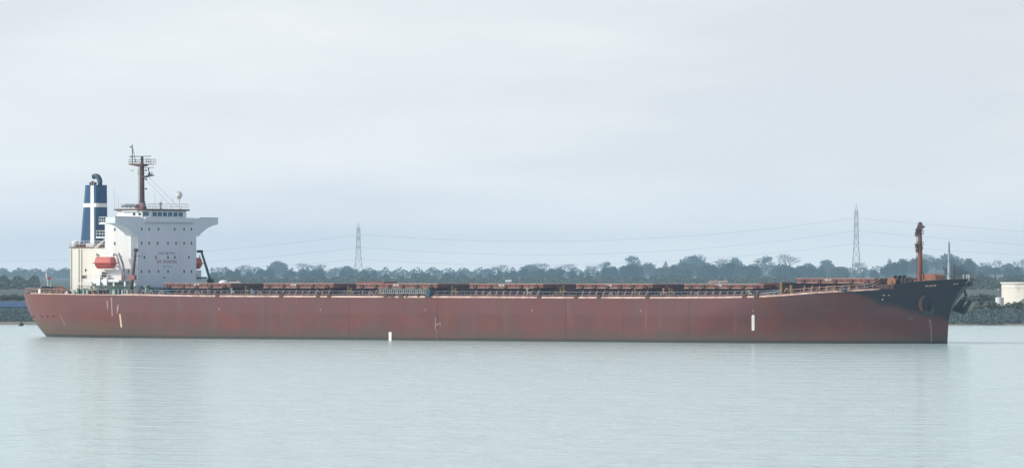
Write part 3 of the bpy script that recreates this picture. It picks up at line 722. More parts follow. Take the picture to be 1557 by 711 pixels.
# monkey island: rails, magnetic compass, canvas screens, antennas
zr = 24.42
mi = MB()
edge = [(.2, -5.9), (-.7, -6.6), (-7.1, -6.6), (-7.1, 7.0), (-.7, 7.0), (.2, 6.3)]
for i in range(6):
    a, b = edge[i], edge[(i + 1) % 6]; L_ = math.hypot(b[0] - a[0], b[1] - a[1]); n = max(1, int(L_ / 1.1))
    for k in range(n): 
        q = k / n; mi.rod((a[0] + (b[0] - a[0]) * q, a[1] + (b[1] - a[1]) * q, zr), (a[0] + (b[0] - a[0]) * q, a[1] + (b[1] - a[1]) * q, zr + 1.0), .03, 4)
    for hgt in (.5, 1.0): mi.rod((*a, zr + hgt), (*b, zr + hgt), .03, 4)
kind(mi.build('roof_railing', 'white', ship), 'stuff')
da, db = d_at(185, 6.9), d_at(212, 6.9)
kb = MB(); random.seed(3)
x = da
while x < db - .2:
    wv = random.uniform(.18, .4); kb.box(x, x + wv * .6, -6.95, -6.9, zr + random.uniform(.1, .35), zr + random.uniform(.65, .95)); x += wv
kind(kb.build('flag_locker_gear', 'dark', ship), 'stuff')
MB().box(da, db - .6, -6.85, -6.8, zr - .5, zr + .05).build('roof_screen', 'white', ship)
d = d_at(212, 6.5); MB().box(d - .7, d + .7, -6.7, -6.2, zr, zr + .9).build('signal_locker', 'locker', ship)
d = d_at(244, 2); MB().frustum((0, 0, 0), (0, 0, .9), .2, .16, 8).ball((0, 0, 1.05), .3, nu=8, nv=6).box(-.5, .5, -.06, .06, .9, .98).build('compass_binnacle', 'bluegrey', ship, (d, -2, zr))
d = d_at(272.3, -4.0); zc = z_at(296.5, d, -4.0)
sp = MB().rod((0, 0, zr), (0, 0, zc - .6), .11, 8).box(-.3, .3, -.3, .3, zr, zr + .15).build('dome_post', 'white', ship, (d, 4.0, 0))
MB().ball((0, 0, 0), .66, .66, .72, 16, 10).frustum((0, 0, -.75), (0, 0, -.4), .3, .5, 12).build('satellite_dome', 'white', sp, (0, 0, zc), smooth=True)
wa = MB()
for px, y0, v in ((174, 288, 5), (235.5, 292, 5), (246, 300, -2), (180, 300, 3), (263, 300, -5)):
    d = d_at(px, v); wa.rod((d, -v, zr), (d, -v, z_at(y0, d, v)), .025, 4)
dm = d_at(216, 0); wa.rod((dm + .5, 0, z_at(270, dm, 0)), (d_at(262, -3), 3, zr + .4), .02, 4).rod((dm + .5, 0, z_at(262, dm, 0)), (d_at(272, -5), 5, zr + .4), .02, 4)
kind(wa.build('antenna_wires', 'bluegrey', ship), 'stuff')
# radar mast
zb = zr; mastz = lambda y: z_at(y, dm, 0)
rm = MB().frustum((dm, 0, zb), (dm, 0, mastz(305)), .95, .52, 10).frustum((dm, 0, mastz(305)), (dm, 0, mastz(248)), .5, .40, 10).frustum((dm, 0, mastz(248)), (dm, 0, mastz(240)), .26, .2, 8).build('radar_mast', 'mast', ship)
ml = MB()
for k in range(22): ml.rod((dm - .75, -.18, zb + .6 + k * .36), (dm - .75, .18, zb + .6 + k * .36), .03, 4)
for s in (-.2, .2): ml.rod((dm - .75, s, zb + .4), (dm - .75, s, mastz(252)), .035, 4)
kind(ml.build('mast_ladder', 'bluegrey', rm), 'stuff')
pw = lambda px: (d_at(px, 0), 0)
da, db = d_at(200, 0), d_at(233, 0)
MB().prism([(da, mastz(248.6)), (db, mastz(249.5)), (db, mastz(250.2)), (dm + .9, mastz(250.5)), (dm + .5, mastz(253)), (dm - .5, mastz(253)), (da, mastz(250.2))], lambda p, k: (p[0], -.9 + 1.8 * k, p[1])).build('upper_platform', 'mast', rm)
pr_ = MB()
for x0, x1 in ((dm + .4, db), (da, dm - .8)):
    for hgt in (.4, .85): 
        for yy in (-.85, .85): pr_.rod((x0, yy, mastz(249) + hgt), (x1, yy, mastz(249) + hgt), .045, 4)
    n = 4
    for k in range(n + 1):
        for yy in (-.85, .85): pr_.rod((x0 + (x1 - x0) * k / n, yy, mastz(249)), (x0 + (x1 - x0) * k / n, yy, mastz(249) + .85), .035, 4)
kind(pr_.build('platform_rail', 'dark', rm), 'stuff')
MB().prism([(dm, mastz(268.5)), (dm + 1.2, mastz(267.5)), (d_at(231.6, 0), mastz(265.8)), (d_at(231.6, 0), mastz(266.9)), (dm + .5, mastz(270))], lambda p, k: (p[0], -.7 + 1.4 * k, p[1])).build('lower_platform', 'mast', rm)
MB().frustum((d_at(227, 0), 0, mastz(267)), (d_at(227, 0), 0, mastz(261)), .34, .12, 8).frustum((d_at(231, 0), 0, mastz(267)), (d_at(231, 0), 0, mastz(261.5)), .1, .1, 6).build('horn', 'dark', rm)
MB().box(d_at(218, 0), d_at(233.5, 0), -.12, .12, mastz(255.4), mastz(254.6)).rod((d_at(226, 0), 0, mastz(260)), (d_at(226, 0), 0, mastz(255)), .12).build('small_scanner', 'dark', rm)
MB().box(d_at(202.5, 0), d_at(229.5, 0), -.14, .14, mastz(238.2), mastz(237.2)).frustum((dm, 0, mastz(243)), (dm, 0, mastz(238.2)), .32, .24, 8).build('radar_scanner', 'dark', rm)
da = d_at(201.2, 0)
MB().rod((da, 0, mastz(251)), (da, 0, mastz(219.5)), .09, 6).rod((da + .9, 0, mastz(248)), (da + .15, 0, mastz(226)), .05, 5).rod((da, 0, mastz(238)), (da + .6, 0, mastz(238)), .05, 4).build('signal_yard', 'dark', rm)
for y in (223.3, 238): MB().box(da - .55, da - .05, -.15, .15, mastz(y + .8), mastz(y - .8)).build('mast_lamp', 'dark', rm)
for y, s in ((272.5, 1), (287, 1), (259, 1), (252, -1)):
    MB().rod((dm, 0, mastz(y)), (dm + s * 1.05, 0, mastz(y)), .07, 6).box(dm + s * 1.0 - .14, dm + s * 1.0 + .14, -.14, .14, mastz(y + 1.1), mastz(y - 1.1)).build('mast_lamp', 'machine', rm)
MB().box(dm - .85, dm - .35, -.3, .3, mastz(266), mastz(256)).build('lamp_rack', 'palegreen', rm)
fp = MB().prism([(0, 0), (.85, .22), (.8, -.18)], lambda p, k: (p[0] + d_at(197.6, 1.0), -1.0 + .02 * k, p[1] + mastz(259.5)))
fp.build('pennant', 'bluegrey', rm)

# --------------------------------------------------------------- engine casing, funnel
VC = 6.5
d0 = d_at(107, VC); zct = z_at(376.5, d0, VC)
cas = MB().box(d0, -7.22, -VC, VC, zdk, zct)
casing = cas.build('engine_casing', 'cream', ship)
MB().box(d0 - .2, -7.23, -VC - .2, VC + .2, zct + .003, zct + .16).build('casing_roof', 'brown', casing)
for px in (108.5, 120, 124):
    d = d_at(px, VC); MB().rod((d, -VC - .12, zdk), (d, -VC - .12, zct - .2), .09, 6).build('drain_pipe', 'cream', casing)
MB().prism([(0, -.35), (.35, 0), (0, .35), (-.1, 0)], lambda p, k: (p[0] + d_at(130, VC), -VC - .05 * k, p[1] + z_at(410.5, d_at(130, VC), VC))).build('vent_flap', 'dark', casing)
MB().box(d_at(125, VC), d_at(131.5, VC), -VC - .12, -VC - .01, z_at(422.5, d0, VC), z_at(418.5, d0, VC)).build('louvre', 'machine', casing)
crl = MB(); a = d0
while a < -7.6:
    b = min(a + 1.1, -7.4); crl.rod((a, -VC, zct + .15), (a, -VC, zct + 1.25), .04, 4)
    for hgt in (.7, 1.25): crl.rod((a, -VC, zct + hgt), (b, -VC, zct + hgt), .04, 4)
    a = b
for k in range(12): crl.rod((d0, -VC + k * 1.1, zct + .15), (d0, -VC + k * 1.1, zct + 1.25), .04, 4)
for hgt in (.7, 1.25): crl.rod((d0, -VC, zct + hgt), (d0, VC, zct + hgt), .04, 4)
kind(crl.build('casing_railing', 'white', casing), 'stuff')
d = d_at(115, 5.0)
MB().frustum((0, 0, 0), (0, 0, .7), .55, .6, 12).ball((0, 0, .75), .72, .72, .6, 14, 8).build('vent_dome', 'white', casing, (d, -5, zct + .16), smooth=True)
for px, w_, h_, v in ((124, .7, .6, 5.4), (151, .5, .9, 6), (158, .6, .6, 5.8)):
    d = d_at(px, v); MB().box(-w_, w_, -.4, .4, 0, h_).frustum((0, 0, h_), (0, 0, h_ + .3), .3, .2, 8).build('roof_vent', 'machine', casing, (d, -v, zct + .16))
VF = 1.75
fb0, fb1, ft0, ft1 = d_at(118.8, VF), d_at(148, VF), d_at(126.0, VF), d_at(147.6, VF)
zf0 = zct + .16; zf1 = z_at(281.2, ft0, VF)
def fx(px0, px1, z):   # funnel aft and fore edge at height z
    q = (z - zf0) / (zf1 - zf0); return px0 + (px1 - px0) * q
def fsec(z):
    q = (z - zf0) / (zf1 - zf0); a = fb0 + (ft0 - fb0) * q; b = fb1 + (ft1 - fb1) * q; v = VF - .12 * q
    c = .9
    return [(a + c, -v), (b - .35, -v), (b, -v + .35), (b, v - .35), (b - .35, v), (a + c, v), (a, v - c * .7), (a, -v + c * .7)]
fn = MB(); A_, B_ = fsec(zf0), fsec(zf1)
fn.add([(x, y, zf0) for x, y in A_] + [(x, y, zf1) for x, y in B_], [(i, (i + 1) % 8, 8 + (i + 1) % 8, 8 + i) for i in range(8)] + [tuple(range(8, 16))])
funnel = fn.build('funnel', 'navy', ship)
# white cross, slightly proud: vertical bar on the near side, horizontal band round the funnel
def fband(z0, z1, k=.03):
    b = MB(); 
    def ex(S): return [(x + (k if i in (2, 3) else -k if i in (6, 7) else 0), y + (-k if i in (0, 1) else k if i in (4, 5) else 0) + (-k * .5 if i in (2, 7) else k * .5 if i in (3, 6) else 0)) for i, (x, y) in enumerate(S)]
    a, c = ex(fsec(z0)), ex(fsec(z1))
    b.add([(x, y, z0) for x, y in a] + [(x, y, z1) for x, y in c], [(i, (i + 1) % 8, 8 + (i + 1) % 8, 8 + i) for i in range(8)]); return b
fband(z_at(315, fb0, VF), z_at(309, fb0, VF)).build('cross_band', 'whitetxt', funnel)
for sg in (-1, 1):
    vb = MB()
    for za, zb_ in ((zf0, zf1 - .1),):
        va, vb_ = VF + .045, VF - .12 + .045
        xa0, xa1 = d_at(137.4, VF), d_at(143.6, VF); xb0, xb1 = d_at(137.2, VF), d_at(142.2, VF)
        vb.add([(xa0, sg * va, za), (xa1, sg * va, za), (xb1, sg * vb_, zb_), (xb0, sg * vb_, zb_)], [(0, 1, 2, 3)])
        vb.add([(xa0, sg * (va - .1), za), (xa1, sg * (va - .1), za), (xb1, sg * (vb_ - .1), zb_), (xb0, sg * (vb_ - .1), zb_)], [(3, 2, 1, 0)])
    vb.build('cross_bar', 'whitetxt', funnel)
d = d_at(141, VF)
MB().box(d - 1.0, d + 1.0, -VF - .9, -VF - .06, zf0, zf0 + .75).build('funnel_foot', 'white', funnel)
dp = d_at(152, 0)
MB().tube([(dp, 0, zf1 - .3), (dp, 0, zf1 + .55), (dp - .12, 0, zf1 + 1.1), (dp - .5, 0, zf1 + 1.6), (dp - 1.0, 0, zf1 + 1.75), (dp - 1.5, 0, zf1 + 1.62)], [.5, .5, .5, .5, .48, .46], 14).build('exhaust_pipe', 'pipe', funnel, smooth=True)
de = dp - 1.5
MB().frustum((de + .05, 0, zf1 + 1.63), (de - .12, 0, zf1 + 1.59), .50, .50, 14).build('exhaust_mouth', 'machine', funnel)
for k, (px, h_) in enumerate(((137.5, .5), (140.5, .75), (143.5, .6), (145.5, .5))):
    d = d_at(px, .6); MB().frustum((d, -.6, zf1 - .1), (d, -.6, zf1 + h_), .16, .16, 8).box(d - .3, d + .25, -.7, -.5, zf1 + h_ - .15, zf1 + h_).build('small_exhaust', 'machine', funnel)
# balconies at the aft corner of the house
for y, w_ in ((338.5, 1.7), (359.5, 2.4)):
    z = z_at(y, -7.2, 9); bl = MB().box(-7.2 - w_, -7.21, -9.7, -7.0, z - .3, z)
    for k in range(4):
        bl.rod((-7.3 - w_ * k / 3.2, -9.65, z), (-7.3 - w_ * k / 3.2, -9.65, z + 1.1), .05, 4)
    for hgt in (.55, 1.1): bl.rod((-7.3, -9.65, z + hgt), (-7.2 - w_, -9.65, z + hgt), .05, 4).rod((-7.2 - w_, -9.65, z + hgt), (-7.2 - w_, -7, z + hgt), .05, 4)
    kind(bl.build('balcony', 'white', house), 'stuff')
d = d_at(158, 8.5)
MB().add([(-7.9, -8.9, z_at(361, -7.5, 9)), (-7.9, -8.2, z_at(361, -7.5, 9)), (-10.6, -8.2, z_at(376, -10, 9)), (-10.6, -8.9, z_at(376, -10, 9)), (-7.9, -8.9, z_at(361, -7.5, 9) - .18), (-7.9, -8.2, z_at(361, -7.5, 9) - .18), (-10.6, -8.2, z_at(376, -10, 9) - .18), (-10.6, -8.9, z_at(376, -10, 9) - .18)],
         [(0, 1, 2, 3), (7, 6, 5, 4), (0, 3, 7, 4), (1, 5, 6, 2)]).build('stair', 'white', house)

# --------------------------------------------------------------- lifeboat deck and poop structures (starboard)
zl = z_at(425.5, -6, 13); dl0, dl1 = d_at(131, 14), d_at(182, 14)
lbd = MB().box(dl0, -1.2, -14.2, -10.02, zl - .30, zl)
lbd.box(dl0 - .05, dl1, -14.28, -14.2, zl - .36, zl + .12)
boatdeck = lbd.build('boat_deck', 'white', ship)
fr_ = MB()
a = dl0
while a < -1.4:
    fr_.rod((a, -14.1, zl), (a, -14.1, zl + 1.05), .045, 4); b = min(a + 1.25, -1.3)
    for hgt in (.55, 1.05): fr_.rod((a, -14.1, zl + hgt), (b, -14.1, zl + hgt), .045, 4)
    a = b
kind(fr_.build('boat_deck_rail', 'white', boatdeck), 'stuff')
for px, v in ((139, 14), (153, 14), (173, 14), (190, 14), (205, 13)):
    d = d_at(px, v); MB().box(d - .16, d + .16, -v - .1, -v + .15, zdk, zl - .31).build('pillar', 'white', boatdeck)
for px in (150, 160.5):   # broad white davit feet
    d = d_at(px, 14.3); MB().box(d - .45, d + .45, -14.5, -14.29, zl - 1.0, zl + .4).build('davit_foot', 'white', boatdeck)
MB().box(d_at(116, 11), dl0 - .06, -10.6, -6.52, zl - .7, zl - .5).build('side_platform', 'white', boatdeck)
# davits
for px, lean in ((148, -1), (174, 1)):
    d = d_at(px, 13); dv = MB().path([(d, -11.2, zl), (d + .25 * lean, -11.6, zl + 2.4), (d + .1 * lean, -12.4, zl + 4.7), (d, -13.6, zl + 5.0)], .20, 6)
    dv.build('davit', 'white', boatdeck)
MB().path([(d_at(178, 12), -11.5, zl + 5.1), (d_at(184, 12), -11.5, zl + 3.2), (d_at(186, 12), -11.5, zl + 1.8)], .2, 6).build('davit_brace', 'bluegrey', boatdeck)
MB().frustum((d_at(156.5, 13), -13.2, zl + .05), (d_at(160.5, 13), -13.2, zl + 1.3), .55, .6, 10).build('vent_trunk', 'dark', boatdeck)
MB().box(d_at(176.4, 10.5), d_at(182, 10.5), -10.6, -10.02, z_at(420.6, -4, 10.5), z_at(417.8, -4, 10.5)).build('window', 'glass', boatdeck)
MB().box(-7.2, -1.5, -12.2, -10.02, zl + .01, zl + 2.0).build('boat_deck_house', 'white', boatdeck)
for px in (186.5, 189): 
    d = d_at(px, 13.4); MB().frustum((d, -13.4, zl), (d, -13.4, zl + .9), .2, .2, 8).build('fire_locker', 'locker', boatdeck)
MB().rod((d_at(189, 13.4), -13.4, zl + .9), (d_at(188.5, 13.4), -13.4, zl + 2.6), .06).build('hose_post', 'locker', boatdeck)
MB().box(d_at(197, 13.5), d_at(206, 13.5), -13.9, -13.2, zl + .05, zl + .95).build('float_cradle', 'locker', boatdeck)

def lifeboat(label, d, y, zmid, L_=4.9, s=1.0):
    t = thing('lifeboat', label, 'lifeboat', Wd(d, -y, zmid - 1.2), -TH, 'lifeboats')
    sec = [(-.5, .50), (-.42, .92), (-.25, 1.0), (.25, 1.0), (.40, .90), (.5, .42)]
    def loft(profile, m, name):
        mb = MB(); n = len(profile)
        vs = [(x * L_ * (1.0 - .10 * abs(zz - 1.1)), yy * w_, zz if abs(x) < .45 else zz + (1.1 - zz) * .25) for (x, w_) in sec for yy, zz in profile]
        fs = [(i * n + j, (i + 1) * n + j, (i + 1) * n + (j + 1) % n, i * n + (j + 1) % n) for i in range(5) for j in range(n)]
        fs += [tuple(range(n - 1, -1, -1)), tuple(range(5 * n, 6 * n))]
        return mb.add(vs, fs).build(name, m, t)
    loft([(0, 0), (.4, .06), (.8, .5), (1.1, 1.1), (-1.1, 1.1), (-.8, .5), (-.4, .06)], 'boatred', 'boat_hull')
    loft([(1.05, 1.11), (.92, 1.95), (.6, 2.22), (-.6, 2.22), (-.92, 1.95), (-1.05, 1.11)], 'boatpink', 'canopy')
    MB().box(-L_ * .48, L_ * .49, -1.22, 1.22, 1.02, 1.16).build('fender', 'boatred', t)
    for x in (-.42, .42): MB().rod((x * L_, 0, 2.2), (x * L_, 0, 2.75), .09).build('lifting_hook', 'dark', t)
    return t
db_ = d_at(160.5, 13.4)
lifeboat('red covered lifeboat slung beside the white house on the near side', db_, -13.4, z_at(398.6, db_, 13.4), 4.7)
dpb = d_at(291.5, -13.4)
lifeboat('dark red lifeboat seen end on beyond the bridge front', dpb, 13.4, z_at(401, dpb, -13.4) + .2, 4.7)
# port side boat deck, seen past the front wall
zlp = z_at(425.5, -5, -13)
pbd = MB().box(-16, -1.4, 10.02, 14.6, zlp - .3, zlp).build('boat_deck', 'white', ship)
MB().box(-5.5, -2.2, 10.02, 13.6, zlp + .01, zlp + 1.9).build('boat_deck_house', 'white', pbd)
MB().box(-2.2, -1.8, 11.0, 11.7, zlp + .01, zlp + 1.0).build('fire_locker', 'locker', pbd)
pv = MB()
for k in range(6): pv.rod((-1.6, 10.3 + .8 * k, zlp), (-1.6, 10.3 + .8 * k, zlp + .5), .05, 4)
pv.rod((-1.6, 10.3, zlp + .45), (-1.6, 14.4, zlp + .45), .14, 5)
kind(pv.build('hose_rack', 'dark', pbd), 'stuff')
# derricks: one each side
def derrick(p0, p1, v, m, head):
    d = d_at(p0[0], v); d1 = d_at(p1[0], v)
    z0 = sheer(0); z1 = z_at(p1[1], d1, v); zz0 = z_at(p0[1], d, v)
    t = MB().frustum((d, -v, max(z0, zz0)), (d1, -v, z1), .30, .20, 8)
    o = t.build('derrick', m, ship)
    h = MB()
    if head: h.box(d1 - .9, d1 + .25, -v - .25, -v + .25, z1 - .3, z1 + .2)
    else: h.frustum((d1, -v - .3, z1), (d1, -v + .3, z1), .34, .34, 10)
    h.build('derrick_head', 'dark', o)
    w1 = d + (d1 - d) * .17; wz = zz0 + (z1 - zz0) * .17
    if head: MB().frustum((w1, -v - .55, wz), (w1, -v + .55, wz), .45, .45, 10).box(w1 - .55, w1 + .6, -v - .3, -v + .3, wz - .5, wz + .1).build('derrick_winch', 'dark', o)
    return o
o = derrick((199.5, 446), (206.5, 380), 11.8, 'mast', False)
d = d_at(206, 11.8); MB().rod((d - .4, -12.2, z_at(389, d, 12)), (d + .9, -10.9, z_at(389, d, 12)), .07).rod((d - .4, -12.2, z_at(389, d, 12)), (d - .4, -12.2, z_at(381, d, 12)), .06).rod((d + .9, -10.9, z_at(389, d, 12)), (d + .9, -10.9, z_at(381, d, 12)), .06).build('derrick_crutch', 'bluegrey', o)
derrick((323, 436), (306, 381.5), -13, 'teal', True)
# green framed shelter along the poop
g0, g1 = d_at(118.5, 14.6), d_at(200, 14.6)
zg0, zg1 = z_at(439.6, -6, 14.6), z_at(434.6, -6, 14.6)
sh = MB().box(g0, g1, -14.9, -11.0, zg1 - .08, zg1).box(g0, g1, -14.96, -14.8, zg0, zg0 + .14)
k = g0
while k < g1 - .5:
    sh.rod((k, -14.9, zg0 + .1), (k + 1.0, -14.9, zg1 - .05), .05, 4).rod((k + 1.0, -14.9, zg1 - .05), (min(k + 2.0, g1), -14.9, zg0 + .1), .05, 4); k += 2.0
kind(sh.build('poop_shelter', 'green', ship), 'stuff')
for px, m, w_ in ((119, 'green', .22), (127, 'palegreen', .16), (132.5, 'palegreen', .2), (150, 'green', .15), (168.5, 'green', .3), (173, 'palegreen', .32), (180, 'bluegrey', .15), (186, 'palegreen', .18), (193.5, 'palegreen', .18), (199, 'green', .2)):
    d = d_at(px, 14.7); MB().box(d - w_, d + w_, -14.8, -14.4, sheer(d) - .05, zg0).build('shelter_post', m, ship)
for a, b, m in ((120.5, 126, 'teal'), (128, 131.8, 'teal'), (181, 185, 'teal'), (187.5, 193, 'teal'), (134, 149, 'cream'), (151, 167, 'render'), (195, 207, 'green')):
    d, e = d_at(a, 12), d_at(b, 12); MB().box(d, e, -12.0, -11.9, sheer(d) - .05, zg0 - .1).build('screen_panel', m, ship)
for px, m in ((113, 'palegreen'), (110, 'cream'), (137.5, 'machine'), (143, 'orange'), (153, 'machine'), (157, 'orange'), (164, 'machine')):
    d = d_at(px, 14); MB().box(-.35, .35, -.3, .3, 0, .5).frustum((0, 0, .5), (0, 0, .9), .28, .2, 8).build('deck_machine', m, ship, (d, -14, sheer(d)))
# dark teal deck house before the bridge front
d0, d1 = .9, d_at(249, 9); zt = z_at(436.3, d0, 9)
dh = MB().box(d0, d1 + 1.0, -8.9, 4, zdk, zt - .2).box(d0 - .3, d1 + 1.1, -9.3, 4.3, zt - .2, zt).build('deck_house', 'teal', ship)
for a, b in ((227.5, 231.5), (234, 243), (246, 248)):
    MB().box(d_at(a, 8.95), d_at(b, 8.95), -8.97, -8.91, z_at(440, d0, 9), z_at(438, d0, 9)).build('window', 'bluegrey', dh)
for px, m in ((222, 'palegreen'), (225.5, 'green')): vent_post(px, 433.5, 12.5, m, .2, False)
for px in (218, 230, 246):
    d = d_at(px, 14.6); put('fairlead_ring', ring_mesh, ship, (d, -14.6, sheer(d)))
d0, d1 = d_at(196.5, 15), d_at(208, 15)
pr2 = MB()
for k in range(4):
    x = d0 + (d1 - d0) * k / 3; pr2.rod((x, -15, sheer(x)), (x, -15, sheer(x) + .95), .05, 4)
for h_ in (.45, .95): pr2.rod((d0, -15, sheer(d0) + h_), (d1, -15, sheer(d1) + h_), .05, 4)
kind(pr2.build('poop_railing', 'ledge', ship), 'stuff')

# --------------------------------------------------------------- stern
sr = MB(); ring2 = [c[-1] for c in rows if c[-1][0] < d_at(104, 15)]
pts = [(d + .15, -max(0, b - .2), z) for d, b, z in ring2]
pts2 = [(d + .15, max(0, b - .2), z) for d, b, z in ring2]
for P in (pts, pts2):
    acc = 0; last = None
    for a, b in zip(P, P[1:]):
        for hgt, r in ((.35, .04), (.68, .04), (1.02, .055)): sr.rod((a[0], a[1], a[2] + hgt), (b[0], b[1], b[2] + hgt), r, 4)
        if last is None or (Vector(b) - Vector(last)).length > 1.15:
            sr.rod((b[0], b[1], b[2]), (b[0], b[1], b[2] + 1.04), .06, 4); last = b
kind(sr.build('stern_railing', 'ledge', ship), 'stuff')
def stern_pt(px, inset=1.2):
    d = d_at(px, 12); v = 12
    for _ in range(30): v = max(0, half(d, 8.2) - inset); d = .5 * d + .5 * d_at(px, v)
    return d, v
d, v = stern_pt(60.3, .15)
MB().box(d - .26, d + .26, -v - .1, -v, sheer(d) + .1, sheer(d) + .95).build('name_board', 'whitetxt', ship)
for px, m, m2, s_ in ((70, 'dark', 'machine', .85), (79, 'dark', 'machine', .85), (90, 'orange', 'yellow', .9)):
    d, v = stern_pt(px, 4.5); winch(d, v, sheer(d) - .03, m, m2, s_)
for px in (48, 53, 66, 73, 84, 95, 99, 103):
    d, v = stern_pt(px, 1.3); put('mooring_bitt', bit, ship, (d, -v, sheer(d) - .03))
for px, m in ((68, 'yellow'), (76, 'yellow'), (87, 'orange'), (93, 'yellow'), (101.5, 'whitetxt')):
    d, v = stern_pt(px, 1.0); MB().box(-.4, .4, -.2, .2, 0, .42).frustum((0, 0, .42), (0, 0, .7), .2, .2, 8).build('roller_fairlead', m, ship, (d, -v, sheer(d) - .02))
d, v = stern_pt(77, 5); MB().frustum((d, -v, sheer(d)), (d + .1, -v, z_at(429, d, v)), .16, .1, 8).build('staff_support', 'palegreen', ship)
d0, v0 = stern_pt(75, 5); d1 = d_at(70, v0); zs0, zs1 = z_at(437, d0, v0), z_at(414.5, d1, v0)
staff = MB().rod((d0, -v0, zs0 - 1.2), (d1, -v0, zs1), .07, 6).build('flagstaff', 'whitetxt', ship)
MB().frustum((d1 + .1, -v0, zs1 - .9), (d1, -v0, zs1), .1, .14, 8).build('staff_light', 'whitetxt', staff)
fl = thing('ensign_flag', 'small dark red flag hanging from the white stern staff', 'flag', Wd(d_at(72, v0), v0, z_at(421.5, d1, v0)), -TH)
fm_ = MB(); n = 7; vs = []
for i in range(n):
    for j in range(4): vs.append((i * .13, .09 * sin(i * 1.3 + j * .4), -(j - 1.2) * .22 * (1 - .09 * i) - .04 * i))
fm_.add(vs, [(i * 4 + j, (i + 1) * 4 + j, (i + 1) * 4 + j + 1, i * 4 + j + 1) for i in range(n - 1) for j in range(3)])
fm_.build('cloth', 'flag', fl)
MB().rod((-.05, 0, .3), (.08, 0, -2.0), .02, 4).build('halyard', 'whitetxt', fl)

# --------------------------------------------------------------- gangway stowed on the rail
g0, g1 = d_at(575.5, 16.2), d_at(649.5, 16.2); zg = z_at(445.6, (g0 + g1) / 2, 16.2); Lg = g1 - g0
gw = thing('gangway', 'grey green accommodation ladder stowed along the near deck edge amidships', 'gangway', Wd(g0, 16.3, zg), -TH)
bar = MB().box(-.05, .05, -.04, .04, .06, .68).mesh('baluster', 'gangway')
for h_, nm in ((0, 'lower_rail'), (.70, 'top_rail')):
    for yy in (0, .75): MB().box(0, Lg, yy - .06, yy + .06, h_ - .05, h_ + .06).build(nm, 'gangway', gw)
nb = 24
for k in range(nb): put('baluster', bar, gw, (.3 + k * (Lg - .6) / (nb - 1), 0, 0))
MB().box(0, Lg, .08, .68, .02, .08).build('tread_deck', 'dark', gw)
MB().box(.25, .75, -.1, -.02, .05, .66).build('end_plate', 'yellow', gw)
MB().box(Lg + .02, Lg + .8, -.2, .8, -.45, .62).frustum((Lg + .4, -.3, -.3), (Lg + .4, .8, -.3), .34, .34, 10).build('winch_end', 'teal', gw)
for k in (2.2, 4.6, 6.2, 8.8):
    MB().box(k - .15, k + .15, .1, .6, -.7, -.06).build('cradle', 'machine', gw)

# ================================================================== surroundings
# water
def water_material():
    m = bpy.data.materials.new('estuary_water'); m.use_nodes = True
    t = m.node_tree; L = t.links.new; b = t.nodes['Principled BSDF']
    b.inputs['Base Color'].default_value = (0.47, 0.62, 0.60, 1); b.inputs['Roughness'].default_value = 0.14
    b.inputs['IOR'].default_value = 1.333; b.inputs['Specular IOR Level'].default_value = 0.5
    co = t.nodes.new('ShaderNodeTexCoord')
    def nz(scale, stretch, det):
        ma = t.nodes.new('ShaderNodeMapping'); ma.inputs['Scale'].default_value = stretch; ma.inputs['Rotation'].default_value = (0, 0, R(12))
        n = t.nodes.new('ShaderNodeTexNoise'); n.inputs['Scale'].default_value = scale; n.inputs['Detail'].default_value = det
        L(co.outputs['Object'], ma.inputs[0]); L(ma.outputs[0], n.inputs['Vector']); return n.outputs['Fac']
    wp_ = t.nodes.new('ShaderNodeMapRange'); wp_.inputs['From Min'].default_value = .38; wp_.inputs['From Max'].default_value = .64
    wp_.inputs['To Min'].default_value = .45; wp_.inputs['To Max'].default_value = 1.0; L(nz(0.012, (.5, 1, 1), 4), wp_.inputs['Value'])   # wind patches
    b0 = t.nodes.new('ShaderNodeBump'); b0.inputs['Distance'].default_value = 1.1; b0.inputs['Strength'].default_value = 1.0
    L(nz(0.10, (.6, 1, 1), 5), b0.inputs['Height'])
    b1 = t.nodes.new('ShaderNodeBump'); L(b0.outputs[0], b1.inputs['Normal']); b1.inputs['Distance'].default_value = 0.85; b1.inputs['Strength'].default_value = 1.0
    L(nz(0.24, (.8, 1, 1), 4), b1.inputs['Height'])
    b2 = t.nodes.new('ShaderNodeBump'); b2.inputs['Distance'].default_value = 0.20; b2.inputs['Strength'].default_value = 1.0
    L(wp_.outputs[0], b2.inputs['Strength']); L(nz(0.75, (1, .6, 1), 4), b2.inputs['Height']); L(b1.outputs[0], b2.inputs['Normal']); L(b2.outputs[0], b.inputs['Normal'])
    return m
M['water'] = water_material()
wv = MB().add([(-4000, -400, 0), (4000, -400, 0), (4000, 1700, 0), (-4000, 1700, 0)], [(0, 1, 2, 3)])
kind(wv.build('water', 'water'), 'structure')

# land: banked shore, then ground rising gently inland, to the horizon
def shore_y(x):
    x = max(-500, min(500, x))
    return 1283 - 0.13 * x + 6 * sin(x * .021) + 3 * sin(x * .07)
def land_z(x, y):
    e = y - shore_y(x); px = CX + x / y * F
    z = lerp_tab([(-30, -1.5), (0, 0.02), (10, .35), (22, .6), (50, 2.4), (120, 3.0), (700, 3.3), (1700, 3.4), (3000, 4.0), (9000, 5.2)], e)
    if e > 3500: z += 14.0 * math.exp(-((px - 1425) / 75) ** 2) * min(1, (e - 3500) / 3000)
    return z
xs = [-5000, -3000, -2000] + list(range(-1200, 1201, 25)) + [2000, 3000, 5000]
es = [-30, -10, 0, 5, 10, 22, 36, 50, 90, 120, 300, 700, 1000, 1200, 1500, 1900, 2200, 2600, 3000, 3400, 4200, 5000, 5600, 6200, 7000, 7600, 8200, 9000]
vs = [(x, shore_y(x) + e, land_z(x, shore_y(x) + e)) for e in es for x in xs]
n = len(xs)
